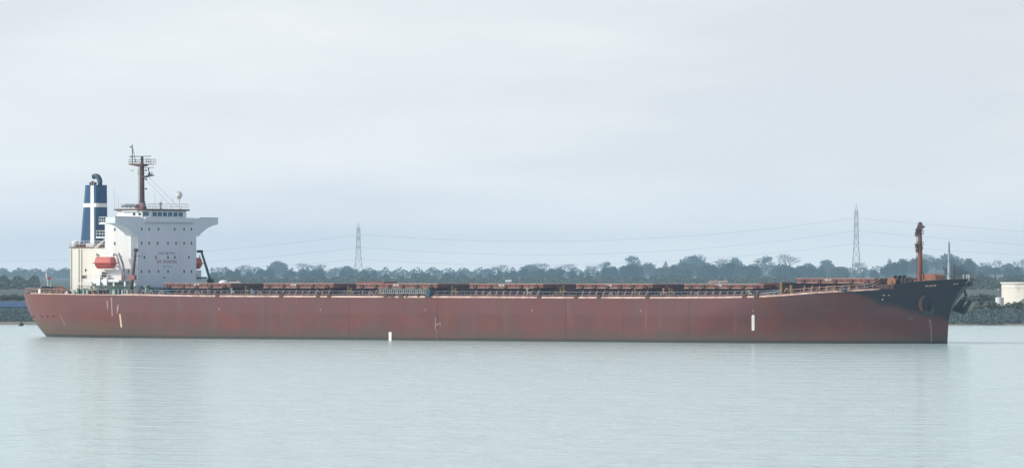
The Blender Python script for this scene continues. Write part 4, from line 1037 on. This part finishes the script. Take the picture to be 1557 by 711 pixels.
land = MB().add(vs, [(j * n + i, j * n + i + 1, (j + 1) * n + i + 1, (j + 1) * n + i) for j in range(len(es) - 1) for i in range(n - 1)]).build('terrain', 'land', smooth=True)
kind(land, 'structure')
M['mud'] = mat('tidal_mud', (0.26, 0.22, 0.165), (0.17, 0.15, 0.115), 0.15, (1, 1, 1), 0.7)
ms = []
mx_ = list(range(-420, 421, 14))
vs = [(x, shore_y(x) + e, land_z(x, shore_y(x) + e) + .03) for e in (-3, 0, 6, 12, 20) for x in mx_]; n = len(mx_)
kind(MB().add(vs, [(j * n + i, j * n + i + 1, (j + 1) * n + i + 1, (j + 1) * n + i) for j in range(4) for i in range(n - 1)]).build('shore', 'mud', smooth=True), 'structure')

# ------------------------------------------------------------------ tree prototypes
def leaves(lobes, n, size, rnd, flat=1.0):
    vs = []; fs = []
    tot = sum(r[1] * r[1] for r in lobes)
    for (c, r, fz) in lobes:
        k = int(n * r * r / tot)
        for _ in range(k):
            u = Vector((rnd.gauss(0, 1), rnd.gauss(0, 1), rnd.gauss(0, 1))).normalized()
            q = rnd.random() ** .30
            q *= 1 + .16 * sin(u.x * 7 + c[0] * 3) * sin(u.y * 6 + c[2]) + .10 * sin(u.z * 11 + c[1] * 5)
            p = Vector(c) + Vector((u.x * r * q, u.y * r * q, u.z * r * q * fz))
            s = size * rnd.uniform(.6, 1.35)
            a = Vector((rnd.gauss(0, 1), rnd.gauss(0, 1), rnd.gauss(0, 1))).normalized(); b = a.orthogonal().normalized(); a2 = a.cross(b)
            o = len(vs)
            vs += [p + b * s, p + a2 * s * .8, p - b * s * .9, p - a2 * s * .7]; fs.append((o, o + 1, o + 2, o + 3))
    return vs, fs
def mesh_raw(name, vs, fs, m):
    me = bpy.data.meshes.new(name); me.from_pydata([tuple(v) for v in vs], [], fs); me.materials.append(M[m]); me.update(); return me
def trunk_mesh(name, h, r, limbs, rnd):
    mb = MB().tube([(0, 0, -.5), (rnd.uniform(-.1, .1), 0, h * .3), (rnd.uniform(-.25, .25), .1, h * .65), (rnd.uniform(-.3, .3), 0, h)], [r, r * .8, r * .55, r * .25], 7)
    for (a, z0, L_, up) in limbs:
        mb.frustum((0, 0, z0), (cos(a) * L_, sin(a) * L_, z0 + up), r * .4, r * .12, 5)
    return mb.mesh(name, 'bark')
protos = {}
def broad(seed, h, w, m='evergreen', n=1900, size=.66):
    rnd = random.Random(seed); lobes = []
    for k in range(15):
        t = (k + rnd.random()) / 15; a = k * 2.4 + rnd.uniform(-.5, .5); z = .20 + .62 * t
        q = math.sqrt(max(0, 1 - ((z - .28) / .62) ** 2)) * rnd.uniform(.55, 1.0) if z > .28 else rnd.uniform(.5, .9)
        lobes.append(((cos(a) * w * .33 * q, sin(a) * w * .33 * q, h * z), w * rnd.uniform(.16, .24), rnd.uniform(.7, .95)))
    lobes.append(((0, 0, h * .82), w * .22, .75)); lobes.append(((0, 0, h * .5), w * .36, 1.0))
    vs, fs = leaves(lobes, n, size, rnd)
    return trunk_mesh('trunk', h * .7, h * .025, [(rnd.uniform(0, 6.28), h * rnd.uniform(.3, .5), w * .3, h * .2) for _ in range(5)], rnd), mesh_raw('crown', vs, fs, m)
def conifer(seed, h, w, n=1100):
    rnd = random.Random(seed); lobes = []
    for k in range(9):
        t = k / 8; r = w * .5 * (1 - t) * rnd.uniform(.8, 1.15) + .4
        for q in range(2):
            a = rnd.uniform(0, 6.28); lobes.append(((cos(a) * r * .35, sin(a) * r * .35, h * (.22 + .76 * t)), r * .8, .55))
    vs, fs = leaves(lobes, n, .5, rnd)
    return trunk_mesh('trunk', h * .9, h * .02, [], rnd), mesh_raw('crown', vs, fs, 'pine')
def flat_pine(seed, h, w, n=1200):
    rnd = random.Random(seed); lobes = []; limbs = []
    for z, wf in ((.97, .4), (.88, .6), (.76, .7), (.62, .8), (.46, .8), (.3, .75)):
        for k in range(3):
            a = rnd.uniform(0, 6.28); q = rnd.uniform(.15, .5) * wf
            lobes.append(((cos(a) * w * q, sin(a) * w * q, h * (z - .06 + rnd.uniform(-.02, .02))), w * .20 * rnd.uniform(.8, 1.3), .62))
            limbs.append((a, h * (z - .16), w * q, h * .09))
    vs, fs = leaves(lobes, n, .5, rnd)
    return trunk_mesh('trunk', h * .93, h * .022, limbs, rnd), mesh_raw('crown', vs, fs, 'pine')
def bare(seed, h, w, m='twig', levels=5):
    rnd = random.Random(seed); mb = MB()
    def seg(a, b, r0, r1):
        d = (b - a); q = d.to_track_quat('Z', 'Y'); vs = []
        for p, r in ((a, r0), (b, r1)):
            vs += [p + q @ Vector((r * cos(t), r * sin(t), 0)) for t in (0, 2.09, 4.19)]
        mb.add(vs, [(0, 1, 4, 3), (1, 2, 5, 4), (2, 0, 3, 5)])
    def grow(p, d, L_, r, lv):
        e = p + d * L_; seg(p, e, r, r * .62)
        if lv == 0: return
        nchild = 3 if lv > 1 else 4
        for k in range(nchild):
            ax = Vector((rnd.gauss(0, 1), rnd.gauss(0, 1), rnd.gauss(0, .5))).normalized()
            nd = (d + ax * rnd.uniform(.45, .85) * (w / h) * 1.5 + Vector((0, 0, .18))).normalized()
            grow(p + d * L_ * rnd.uniform(.7, 1.0), nd, L_ * rnd.uniform(.62, .82), max(r * .62, .035), lv - 1)
    for k in range(5):
        a = 2 * pi * k / 5 + rnd.uniform(-.4, .4)
        d = Vector((cos(a) * .5 * w / h * 1.4, sin(a) * .5 * w / h * 1.4, 1)).normalized()
        grow(Vector((0, 0, h * rnd.uniform(.2, .32))), d, h * .235, h * .014, levels - 1)
    # normalise the height to h
    top = max(v[2] for v in mb.v); s = h / top; mb.v = [(v[0] * s, v[1] * s, v[2] * s) for v in mb.v]
    me = bpy.data.meshes.new('crown'); me.from_pydata(mb.v, [], mb.f); me.materials.append(M[m]); me.update()
    return trunk_mesh('trunk', h * .42, h * .024, [], rnd), me
protos['dark'] = [broad(11, 16, 15), broad(12, 15, 17), broad(13, 17, 13), broad(14, 14, 18)]
protos['scrub'] = [broad(21, 14, 15, 'scrub'), broad(22, 13, 18, 'scrub')]
protos['cone'] = [conifer(31, 18, 11), conifer(32, 17, 9)]
protos['pine'] = [flat_pine(41, 19, 14), flat_pine(42, 18, 16)]
protos['bare'] = [bare(51, 17, 15), bare(52, 16, 17), bare(53, 18, 13)]
protos['bush'] = [broad(61, 4.5, 6.5, 'bush', 420, .42), broad(62, 4, 7.5, 'bush', 420, .42), broad(63, 5, 6, 'scrub', 420, .42), broad(64, 4.5, 7, 'twig', 420, .36)]
PH = {'dark': (16, 15, 17, 14), 'scrub': (14, 13), 'cone': (18, 17), 'pine': (19, 18), 'bare': (17, 16, 18), 'bush': (4.5, 4, 5)}
for kk, lst in protos.items():      # true height of each crown
    PH[kk] = [max(v.co.z for v in cr_.vertices) for _, cr_ in lst]
    if kk == 'pine': pass
PW = {kk: [max(v.co.x for v in c_.vertices) - min(v.co.x for v in c_.vertices) for _, c_ in lst] for kk, lst in protos.items()}
rt = random.Random(99)
ntree = 0
def tree(kd, px, ytop, Y, wpx=None, label=None, group=None, name=None, cat='tree', idx=None):
    """a tree whose top shows at photo row ytop; width wpx photo pixels"""
    global ntree
    i = idx if idx is not None else rt.randrange(len(protos[kd])); ntree += 1
    tm, cm = protos[kd][i]
    p = at(px, ytop, Y); g = land_z(p.x, Y) - .2
    sz = (p.z - g) / PH[kd][i]
    sx = sz * rt.uniform(.95, 1.3) if wpx is None else max(.75 * sz, min(1.6 * sz, (wpx * Y / F) / PW[kd][i]))
    nm = name or {'dark': 'broad_tree', 'scrub': 'broad_tree', 'cone': 'conifer_tree', 'pine': 'pine_tree', 'bare': 'bare_tree', 'bush': 'bush'}[kd]
    t = thing(nm, label, cat, (p.x, Y, g), rt.uniform(0, 6.28), group); t.scale = (sx, sx, sz)
    put('trunk', tm, t); put('crown', cm, t)
    return t
FAR = 8800
# skyline trees one can tell apart: kind, column, top row, width, label
SKY = [
 ('dark', 9, 411, 30, 'dark rounded tree at the far left end of the wooded skyline'),
 ('dark', 37, 408.6, 28, 'rounded dark tree on the skyline just above the ship stern corner'),
 ('cone', 62, 407.6, 16, 'small pointed tree on the skyline directly above the stern flagstaff'),
 ('dark', 97, 407.6, 24, 'dark tree on the skyline against the cream engine casing'),
 ('bare', 336, 404.5, 28, 'pale bare tree beside the dark derrick beyond the bridge front'),
 ('bare', 374, 401.5, 40, 'wide pale bare tree left of the tallest dark round tree'),
 ('dark', 423, 395.8, 36, 'tall dark round evergreen standing above the bare wood, nearest the bridge'),
 ('bare', 464, 399.0, 34, 'grey bare tree immediately right of the tall dark round evergreen'),
 ('bare', 486, 400.5, 26, 'slim grey bare tree midway between the dark round evergreen and the shorter pylon'),
 ('dark', 527, 403.6, 34, 'dark domed evergreen at the left foot of the shorter pylon'),
 ('dark', 568, 409.2, 40, 'low dark tree just right of the shorter pylon foot'),
 ('dark', 665, 409.2, 26, 'low rounded dark tree rising slightly from the lowest part of the skyline'),
 ('dark', 705, 408.6, 18, 'little knob shaped dark tree left of the pale spreading bare tree'),
 ('dark', 741, 407.4, 34, 'dark round tree under the pale spreading bare tree'),
 ('bare', 761, 401.6, 34, 'pale spreading bare tree above the dark round tree amidships'),
 ('dark', 806, 401.4, 36, 'bulky dark tree under the widest bare crowns amidships'),
 ('bare', 822, 397.4, 44, 'widest pale bare tree above the middle hatches'),
 ('bare', 862, 400.0, 34, 'grey bare tree at the right end of the wide bare group'),
 ('bare', 898, 402.0, 26, 'thin grey bare tree standing left of the leaning pine group'),
 ('pine', 921, 396.4, 26, 'ragged dark pine next to the thin grey bare tree'),
 ('pine', 960, 387.6, 34, 'tall dark pine with a flat ragged top leaning right, highest of the middle wood'),
 ('dark', 985, 398.8, 34, 'dark spreading tree right of the tall flat topped pine'),
 ('cone', 1012, 394.4, 18, 'dark pointed conifer standing alone in a dip of the skyline'),
 ('dark', 1052, 388.5, 52, 'big dark dome shaped tree right of the pointed conifer'),
 ('bare', 1061, 385.0, 34, 'pale bare crown showing over the big dark dome shaped tree'),
 ('bare', 1096, 391.6, 28, 'hazy bare tree right of the big dome shaped tree'),
 ('dark', 1118, 390.2, 24, 'squarish dark tree left of the open branched pine'),
 ('pine', 1164, 387.8, 38, 'open branched pine with light between its limbs'),
 ('bare', 1197, 384.6, 30, 'tall fan shaped bare tree right of the open branched pine'),
 ('dark', 1229, 399.0, 28, 'low dark tree between the fan shaped bare tree and the square topped tree'),
 ('dark', 1257, 394.2, 30, 'square topped dark tree left of the taller pylon'),
 ('bare', 1309, 397.0, 26, 'pale bare tree standing inside the legs of the taller pylon'),
 ('cone', 1352, 390.4, 24, 'dark ragged evergreen at the left end of the wooded hill'),
 ('bare', 1404, 384.2, 34, 'pale bare tree on the hill crest right behind the ship foremast'),
 ('dark', 1442, 384.4, 40, 'dark tree on the hill crest behind the thin white tower'),
 ('bare', 1497, 397.4, 26, 'bare tree where the hill slopes down beyond the ship bow'),
 ('bare', 1517, 393.6, 18, 'slender forked bare tree above the pale cottages'),
 ('dark', 1533, 399.4, 28, 'dark round tree above the big cream tank'),
 ('bare', 1553, 392.6, 22, 'tall bare tree at the right edge above the cream tank'),
]
for kd, px, y, wp, lab in SKY:
    tree(kd, px, y, FAR + rt.uniform(-150, 150), wp * 1.05, lab, 'trees of the far skyline')
# the wood between and in front of them
LINE = [(-20, 412), (20, 413), (60, 411), (105, 411), (200, 408), (330, 409), (380, 405), (440, 405), (500, 405), (545, 407), (590, 411), (650, 412), (720, 412), (745, 410), (775, 409), (800, 404), (860, 405), (880, 411), (905, 405), (945, 398), (975, 400), (1000, 403),
        (1030, 399), (1050, 392), (1080, 399), (1100, 396), (1130, 396), (1150, 396), (1180, 396), (1210, 400), (1250, 400), (1290, 404), (1330, 407), (1345, 400), (1370, 393), (1395, 388), (1430, 386), (1465, 387.5), (1482, 393), (1497, 402), (1520, 404), (1560, 402), (1590, 404)]
WOODLAB = {'dark': 'blue grey leafy tree in the hazy wood', 'scrub': 'dull olive leafy tree in the hazy wood', 'bare': 'grey leafless tree in the hazy wood', 'cone': 'narrow dark conifer in the hazy wood'}
for x0, x1, step, dy, Y0 in ((-20, 110, 13, 2.2, 8700), (-20, 110, 13, 6, 8450), (324, 1590, 14, 2.0, 6300), (-10, 40, 12, 10, 6000), (330, 1440, 26, 9, 7800), (1440, 1590, 13, 9, 7200), (1450, 1590, 12, 14, 4600), (1450, 1590, 13, 20, 3400), (-10, 40, 13, 15, 4500), (-10, 45, 13, 21, 3300)):
    x = x0
    while x < x1:
        kd = rt.choices(['dark', 'scrub', 'bare', 'cone'], [5, 3, 2.2, .5])[0]
        y = lerp_tab(LINE, x) + dy + rt.uniform(-1.2, 3.0)
        sect = next(b for a, b in ((60, 'left of the ship stern'), (200, 'behind the stern deck'), (440, 'right behind the bridge'), (640, 'round the shorter pylon'), (800, 'over the fourth hatch'),
                    (960, 'over the third hatch'), (1130, 'over the second hatch'), (1290, 'left of the taller pylon'), (1390, 'left of the foremast'), (1480, 'behind the bow'), (9999, 'right of the bow')) if x < a)
        wl = WOODLAB[kd] + (', farther back, ' if Y0 > 7500 else ', nearer, ') + sect
        tree(kd, x + rt.uniform(-4, 4), y, Y0 + rt.uniform(-60, 60), None, wl, 'trees of the hazy wood')
        x += step * rt.uniform(.75, 1.25)
# scrub filling the wood's floor
def mass(name, spans, m, size, seed):
    rnd = random.Random(seed); vs = []; fs = []
    for (x0, x1, Y0, Y1, n, hh) in spans:
        for _ in range(n):
            px = rnd.uniform(x0, x1); Y = rnd.uniform(Y0, Y1); x = (px - CX) / F * Y
            z = land_z(x, Y) + hh * (.5 + .5 * sin(px * .31 + Y * .02) * sin(px * .13 + 1)) * rnd.random() ** .6 + .2
            s = size * rnd.uniform(.6, 1.4); p = Vector((x, Y, z))
            a = Vector((rnd.gauss(0, 1), rnd.gauss(0, 1), rnd.gauss(0, 1))).normalized(); b = a.orthogonal().normalized(); c = a.cross(b); o = len(vs)
            vs += [p + b * s, p + c * s * .8, p - b * s, p - c * s * .8]; fs.append((o, o + 1, o + 2, o + 3))
    return kind(put(name, mesh_raw(name, vs, fs, m)), 'stuff')
mass('undergrowth', [(-25, 115, 8550, 8900, 3500, 16), (320, 1600, 8550, 8950, 20000, 17), (1340, 1600, 7300, 7800, 5000, 15)], 'scrub', 1.7, 5)
mass('thicket', [(320, 1470, 4200, 4700, 26000, 6.0), (1440, 1600, 2900, 3300, 7000, 7), (-25, 60, 2900, 3400, 6000, 7)], 'scrub', .75, 8)
mass('bank_scrub', [(1440, 1580, 1282, 1350, 24000, .9), (-25, 60, 1312, 1390, 14000, .4)], 'bankscrub', .21, 6)
# bushes of the near bank, right of the bow and left of the stern
BU = [(1476, 470, 20), (1487, 462, 24), (1497, 455, 30), (1507, 456, 28), (1519, 463, 24), (1533, 459, 24), (1547, 457, 30), (1490, 473, 26), (1510, 470, 26), (1528, 468, 26), (1545, 469, 26), (1561, 464, 26), (1474, 474, 20), (1502, 472, 22), (1556, 472, 22)]
for k, (px, y, wp) in enumerate(BU):
    tree('bush', px, y, 1395 - 60 * (y - 455) / 24 + rt.uniform(-8, 8), wp, 'dull green bush on the far bank between the ship bow and the cream tank', 'bushes on the right bank', 'bush', 'bush')
for k, (px, y, wp) in enumerate([(6, 466.5, 22), (13, 468, 22), (20, 472, 20)]):
    tree('bush', px, y, 1425 - 14 * k, wp, 'dark green bush on the low bank left of the ship stern', 'bushes on the left bank', 'bush', 'bush')
for px, y, wp in [(1468, 449, 22), (1481, 447, 24), (1494, 445.5, 26), (1506, 446.5, 24), (1536, 456, 20), (1551, 455, 22)]:
    tree('bush', px, y, 1720, wp, 'grey green thicket bush inland between the ship bow and the small white tank', 'bushes inland of the right bank', 'bush', 'bush')
for px, y, wp in [(-8, 448, 26), (6, 447, 26), (19, 446, 26), (32, 448, 26), (45, 447, 24)]:
    tree('bush', px, y, 1780, wp, 'blue grey bush behind the blue roofed warehouse', 'bushes behind the warehouse', 'bush', 'bush')

# ------------------------------------------------------------------ pylons and power lines
PY = 4550.0
def pylon(px, ytop, label):
    top = at(px, ytop, PY); g = land_z(top.x, PY); Hh = top.z - g; lw = 11 / F * PY * .95
    t = thing('electricity_pylon', label, 'pylon', (top.x, PY, g - .2), 0, 'lattice pylons')
    hw = lambda q: lerp_tab([(0, 4.3), (.45, 2.05), (.62, 1.7), (.9, 1.35), (.93, .9), (1, .05)], q)
    for sx in (-1, 1):
        for sy in (-1, 1):
            MB().path([(sx * hw(q), sy * hw(q), q * Hh) for q in (0, .45, .62, .9, 1)], .17, 4).build('leg', 'steel', t)
    lv = [0, .16, .30, .42, .52, .60, .67, .73, .79, .84, .89, .93]
    br = MB()
    for a, b in zip(lv, lv[1:]):
        A, B = hw(a), hw(b)
        for f in range(4):
            r = Matrix.Rotation(f * pi / 2, 3, 'Z')
            br.rod(r @ Vector((-A, -A, a * Hh)), r @ Vector((B, -B, b * Hh)), .085, 3).rod(r @ Vector((A, -A, a * Hh)), r @ Vector((-B, -B, b * Hh)), .085, 3)
            br.rod(r @ Vector((-B, -B, b * Hh)), r @ Vector((B, -B, b * Hh)), .10, 3)
    kind(br.build('lattice', 'steel', t), 'stuff')
    for q, L_ in ((.60, 7), (.745, 9), (.885, 6.5)):
        W2 = hw(q); arm = MB()
        for sy in (-1, 1):
            for sx in (-1, 1):
                arm.rod((sx * W2, sy * W2, q * Hh), (0, sy * L_, q * Hh), .11, 3).rod((sx * W2, sy * W2, q * Hh + 1.8), (0, sy * L_, q * Hh), .09, 3)
        arm.build('cross_arm', 'steel', t)
        for sy in (-1, 1): MB().frustum((0, sy * L_, q * Hh), (0, sy * L_, q * Hh - 2.6), .13, .13, 5).build('insulator', 'steel', t)
    return t
pylon(545, 338.5, 'shorter grey lattice pylon rising from the wood right of the bridge')
pylon(1302, 310.5, 'taller grey lattice pylon rising from the wood behind the fore hatches')
def cable(label, pts):
    """pts: three photo points (start, lowest or middle, end); parabola through them"""
    (x0, y0), (x1, y1), (x2, y2) = pts; mb = []
    for k in range(25):
        x = x0 + (x2 - x0) * k / 24
        y = y0 * (x - x1) * (x - x2) / ((x0 - x1) * (x0 - x2)) + y1 * (x - x0) * (x - x2) / ((x1 - x0) * (x1 - x2)) + y2 * (x - x0) * (x - x1) / ((x2 - x0) * (x2 - x1))
        mb.append(at(x, y, PY - 7))
    o = MB().tube(mb, .055, 4).build('power_cable', 'cable'); return tag(o, label, 'cable', 'power cables')
cable('topmost cable running from the shorter pylon out over the bridge to the left', [(545, 357), (330, 380), (-40, 398)])
cable('middle cable running from the shorter pylon out behind the bridge to the left', [(545, 376), (330, 397), (-40, 411)])
cable('lowest cable running from the shorter pylon to the left, just over the wood', [(545, 394), (450, 402), (330, 408.5)])
cable('topmost cable sagging between the two pylons', [(545, 356), (880, 366), (1302, 331)])
cable('middle cable sagging between the two pylons', [(545, 375), (840, 387), (1302, 350.5)])
cable('lowest cable sagging between the two pylons, just over the trees', [(545, 394), (800, 402.5), (1302, 370)])
cable('topmost cable running from the taller pylon out to the right', [(1302, 331), (1430, 342), (1600, 355)])
cable('middle cable running from the taller pylon out to the right', [(1302, 350.5), (1430, 362), (1600, 375)])
cable('lowest cable running from the taller pylon out to the right behind the foremast', [(1302, 370), (1430, 380), (1600, 389)])

# ------------------------------------------------------------------ buildings and structures on the far shore
p = at(1443, 366.5, 2300); g = land_z(p.x, 2300)
t = thing('tower', 'thin tapering white tower with dark tip rising above the bow', 'tower', (p.x, 2300, g))
hh = p.z - g; MB().frustum((0, 0, -.3), (0, 0, hh * .78), .95, .42, 14).build('shaft', 'tower', t)
MB().frustum((0, 0, hh * .78), (0, 0, hh * .96), .42, .34, 14).frustum((0, 0, hh * .96), (0, 0, hh), .34, .15, 14).build('tip', 'bluegrey', t)
MB().frustum((0, 0, hh * .62), (0, 0, hh * .63), .75, .75, 14).build('gallery', 'steel', t)
# big tank
TY = 1520.0; s_ = F / TY; p = at(1528.2, 429, TY); rad = 10.5; g = land_z(p.x + rad, TY)
t = thing('storage_tank', 'big cream round tank with a pale rim at the right edge', 'tank', (p.x + rad, TY + rad, g))
ht = p.z - g
MB().frustum((0, 0, 0), (0, 0, ht), rad, rad, 56, cap=True).build('shell', 'tank', t)
MB().frustum((0, 0, ht - .35), (0, 0, ht + .04), rad + .32, rad + .32, 56).build('rim', 'tankrim', t)
MB().frustum((0, 0, ht - 1.45), (0, 0, ht - 1.30), rad + .12, rad + .12, 56).build('wind_girder', 'tank', t)
for k in (2, 3.5, 5): MB().frustum((0, 0, ht - k - .02), (0, 0, ht - k + .03), rad + .02, rad + .02, 56).build('weld_ring', 'tank', t)
st_ = MB()
for k in range(30):
    a = R(225 + k * 2.0); z = .2 + (ht - .2) * k / 30; st_.box(rad * cos(a) * 1.02 - .35, rad * cos(a) * 1.02 + .35, rad * sin(a) * 1.02 - .35, rad * sin(a) * 1.02 + .35, z, z + .08)
kind(st_.build('stair', 'steel', t), 'stuff')
p = at(1520, 451.5, 1500); g = land_z(p.x, 1500); ht = p.z - g
t = thing('storage_tank', 'small white round tank left of the big cream tank', 'tank', (p.x, 1500, g))
MB().frustum((0, 0, 0), (0, 0, ht - .12), 1.15, 1.15, 20).build('shell', 'white', t); MB().frustum((0, 0, ht - .12), (0, 0, ht), 1.19, .6, 20).build('roof', 'white', t)
p = at(1518, 440, 1750); g = land_z(p.x, 1750)
t = thing('lamp_post', 'lone thin lamp post with a small white head left of the cream tank', 'lamp post', (p.x, 1750, g))
MB().frustum((0, 0, 0), (0, 0, p.z - g), .09, .06, 6).build('pole', 'steel', t); MB().ball((0, 0, p.z - g), .26, .26, .2, 8, 6).build('lamp_head', 'whitetxt', t)
def house_thing(px0, px1, yr, ye, Y, label, wallm, roofm, base=None, name='house'):
    a, b = at(px0, ye, Y), at(px1, ye, Y); zr_ = at(px0, yr, Y).z; g = land_z(a.x, Y) - .2; Lx = b.x - a.x; D = 7.0
    t = thing(name, label, 'house' if name == 'house' else 'building', ((a.x + b.x) / 2, Y, g)); z = a.z - g; zr2 = zr_ - g
    MB().box(-Lx / 2, Lx / 2, 0, D, 0, z).build('wall', wallm, t)
    MB().prism([(-.3, z), (D + .3, z), (D / 2, zr2)], lambda p_, k: (-Lx / 2 - .2 + (Lx + .4) * k, p_[0], p_[1] + .004)).build('roof', roofm, t)
    nw = max(2, int(Lx / 2.2))
    wmesh = MB().box(-.45, .45, -.04, .0, -.5, .5, 0).box(-.38, .38, -.06, -.01, -.43, .43, 1).mesh('window', ['white', 'glass'])
    for k in range(nw): put('window', wmesh, t, (-Lx / 2 + (k + .5) * Lx / nw, 0, z - .95))
    MB().box(Lx * .2, Lx * .2 + .6, D / 2 - .3, D / 2 + .3, zr2 - .7, zr2 + .7).build('chimney', 'tile', t)
    return t
house_thing(1503, 1512, 417.5, 421, 4300, 'pale cottage in the trees above the cream tank, the left one', 'render', 'slate')
house_thing(1516, 1527, 417, 422, 4300, 'pale cottage in the trees above the cream tank, the right one', 'render', 'slate')
house_thing(1079, 1092, 426.8, 429.2, 2500, 'low pinkish roof peeping over the second hatch, the left one', 'render', 'tile')
house_thing(1094, 1106, 426.4, 429, 2520, 'low pinkish roof peeping over the second hatch, the right one', 'render', 'tile')
house_thing(769, 777, 425.4, 427.4, 2600, 'tiny white gable peeping over the fourth hatch', 'white', 'white')
house_thing(1466, 1482, 453.6, 456.4, 1900, 'low pale shed between the bow and the bushes', 'render', 'slate', name='shed')
# white dome and shed beyond the aft hatch
p = at(340, 425.3, 1650); g = land_z(p.x, 1650)
t = thing('domed_tank', 'white dome peeping over the aftermost hatch beside the derrick', 'tank', (p.x, 1650, g))
MB().frustum((0, 0, 0), (0, 0, p.z - g - 1.0), 1.5, 1.5, 24).build('shell', 'white', t); MB().ball((0, 0, p.z - g - 1.0), 1.5, 1.5, 1.0, 24, 10).build('dome', 'white', t, smooth=True)
house_thing(349, 364, 428.4, 429.4, 1660, 'low white roof right of the white dome', 'white', 'white', name='shed')
# blue roofed warehouse and pale pipelines left of the stern
a, b = at(-60, 468.5, 1440), at(46, 468.5, 1440); zr_ = at(0, 458.6, 1440).z; g = land_z(a.x, 1440) - .3
t = thing('warehouse', 'long low blue roofed warehouse behind the bank left of the stern', 'warehouse', ((a.x + b.x) / 2, 1440, g)); Lx = b.x - a.x; z = a.z - g
MB().box(-Lx / 2, Lx / 2, 0, 14, 0, max(z, .6)).build('wall', 'blueroof', t)
MB().prism([(-.4, max(z, .6)), (14.4, max(z, .6)), (10, zr_ - g), (4, zr_ - g)], lambda p_, k: (-Lx / 2 - .3 + (Lx + .6) * k, p_[0], p_[1] + .01)).build('roof', 'blueroof', t)
for k in range(9):
    MB().box(-Lx / 2 + k * Lx / 8 - .06, -Lx / 2 + k * Lx / 8 + .06, -.42, .3, max(z, .6) - .3, max(z, .6) + .1).build('gutter_bracket', 'bluegrey', t)
def low_wall(x0, x1, y, Y, hgt, label, m='render', name='low_wall', cat='wall'):
    a, b = at(x0, y, Y), at(x1, y, Y); g = land_z(a.x, Y)
    t = thing(name, label, cat, ((a.x + b.x) / 2, Y, g - .2)); Lx = b.x - a.x; z = a.z - g + .2
    MB().box(-Lx / 2, Lx / 2, 0, .4, 0, z - .1).build('wall_face', m, t); MB().box(-Lx / 2, Lx / 2, -.06, .46, z - .1, z).build('coping', 'white', t)
    return t
low_wall(18, 50, 470.2, 1412, .4, 'upper pale wall below the blue warehouse, beside the stern', 'render')
low_wall(-40, 9, 475.2, 1400, .4, 'pale wall at the far left edge below the blue warehouse', 'render')
low_wall(22, 52, 476.0, 1398, .4, 'middle pale wall on the bank left of the stern', 'render')
low_wall(0, 56, 483.3, 1352, .3, 'lowest pale wall on the bank left of the stern, just above the water', 'render')
low_wall(1464, 1496, 474.0, 1372, .4, 'pale low wall on the bank right of the hanging anchor')
low_wall(1529, 1541, 473.6, 1372, .4, 'short white low wall on the bank under the cream tank')
# buoy
p = at(32, 494.6, 1285)
yb = F * CAMZ / (494.8 - HY); xb = (32 - CX) / F * yb
t = thing('buoy', 'dark round buoy floating near the bank left of the stern', 'buoy', (xb, yb, 0))
MB().ball((0, 0, .28), .62, .62, .52, 16, 10).build('float_body', 'buoy', t, smooth=True); MB().frustum((0, 0, .75), (0, 0, 1.0), .16, .1, 8).tube([(.14 * cos(2 * pi * k / 8), 0, 1.05 + .12 * sin(2 * pi * k / 8)) for k in range(9)], .03, 5).build('lifting_eye', 'buoy', t)

# ------------------------------------------------------------------ air
hz = bpy.data.materials.new('haze_air'); hz.use_nodes = True; t = hz.node_tree; t.nodes.clear()
ho = t.nodes.new('ShaderNodeOutputMaterial'); pv_ = t.nodes.new('ShaderNodeVolumePrincipled')
pv_.inputs['Color'].default_value = (0.52, 0.78, 1.0, 1); pv_.inputs['Density'].default_value = 0.000073; pv_.inputs['Anisotropy'].default_value = 0.0
t.links.new(pv_.outputs[0], ho.inputs['Volume'])
M['haze'] = hz
kind(MB().box(-5200, 5200, -500, 10600, -3.0, 84.0).build('haze', 'haze'), 'stuff')
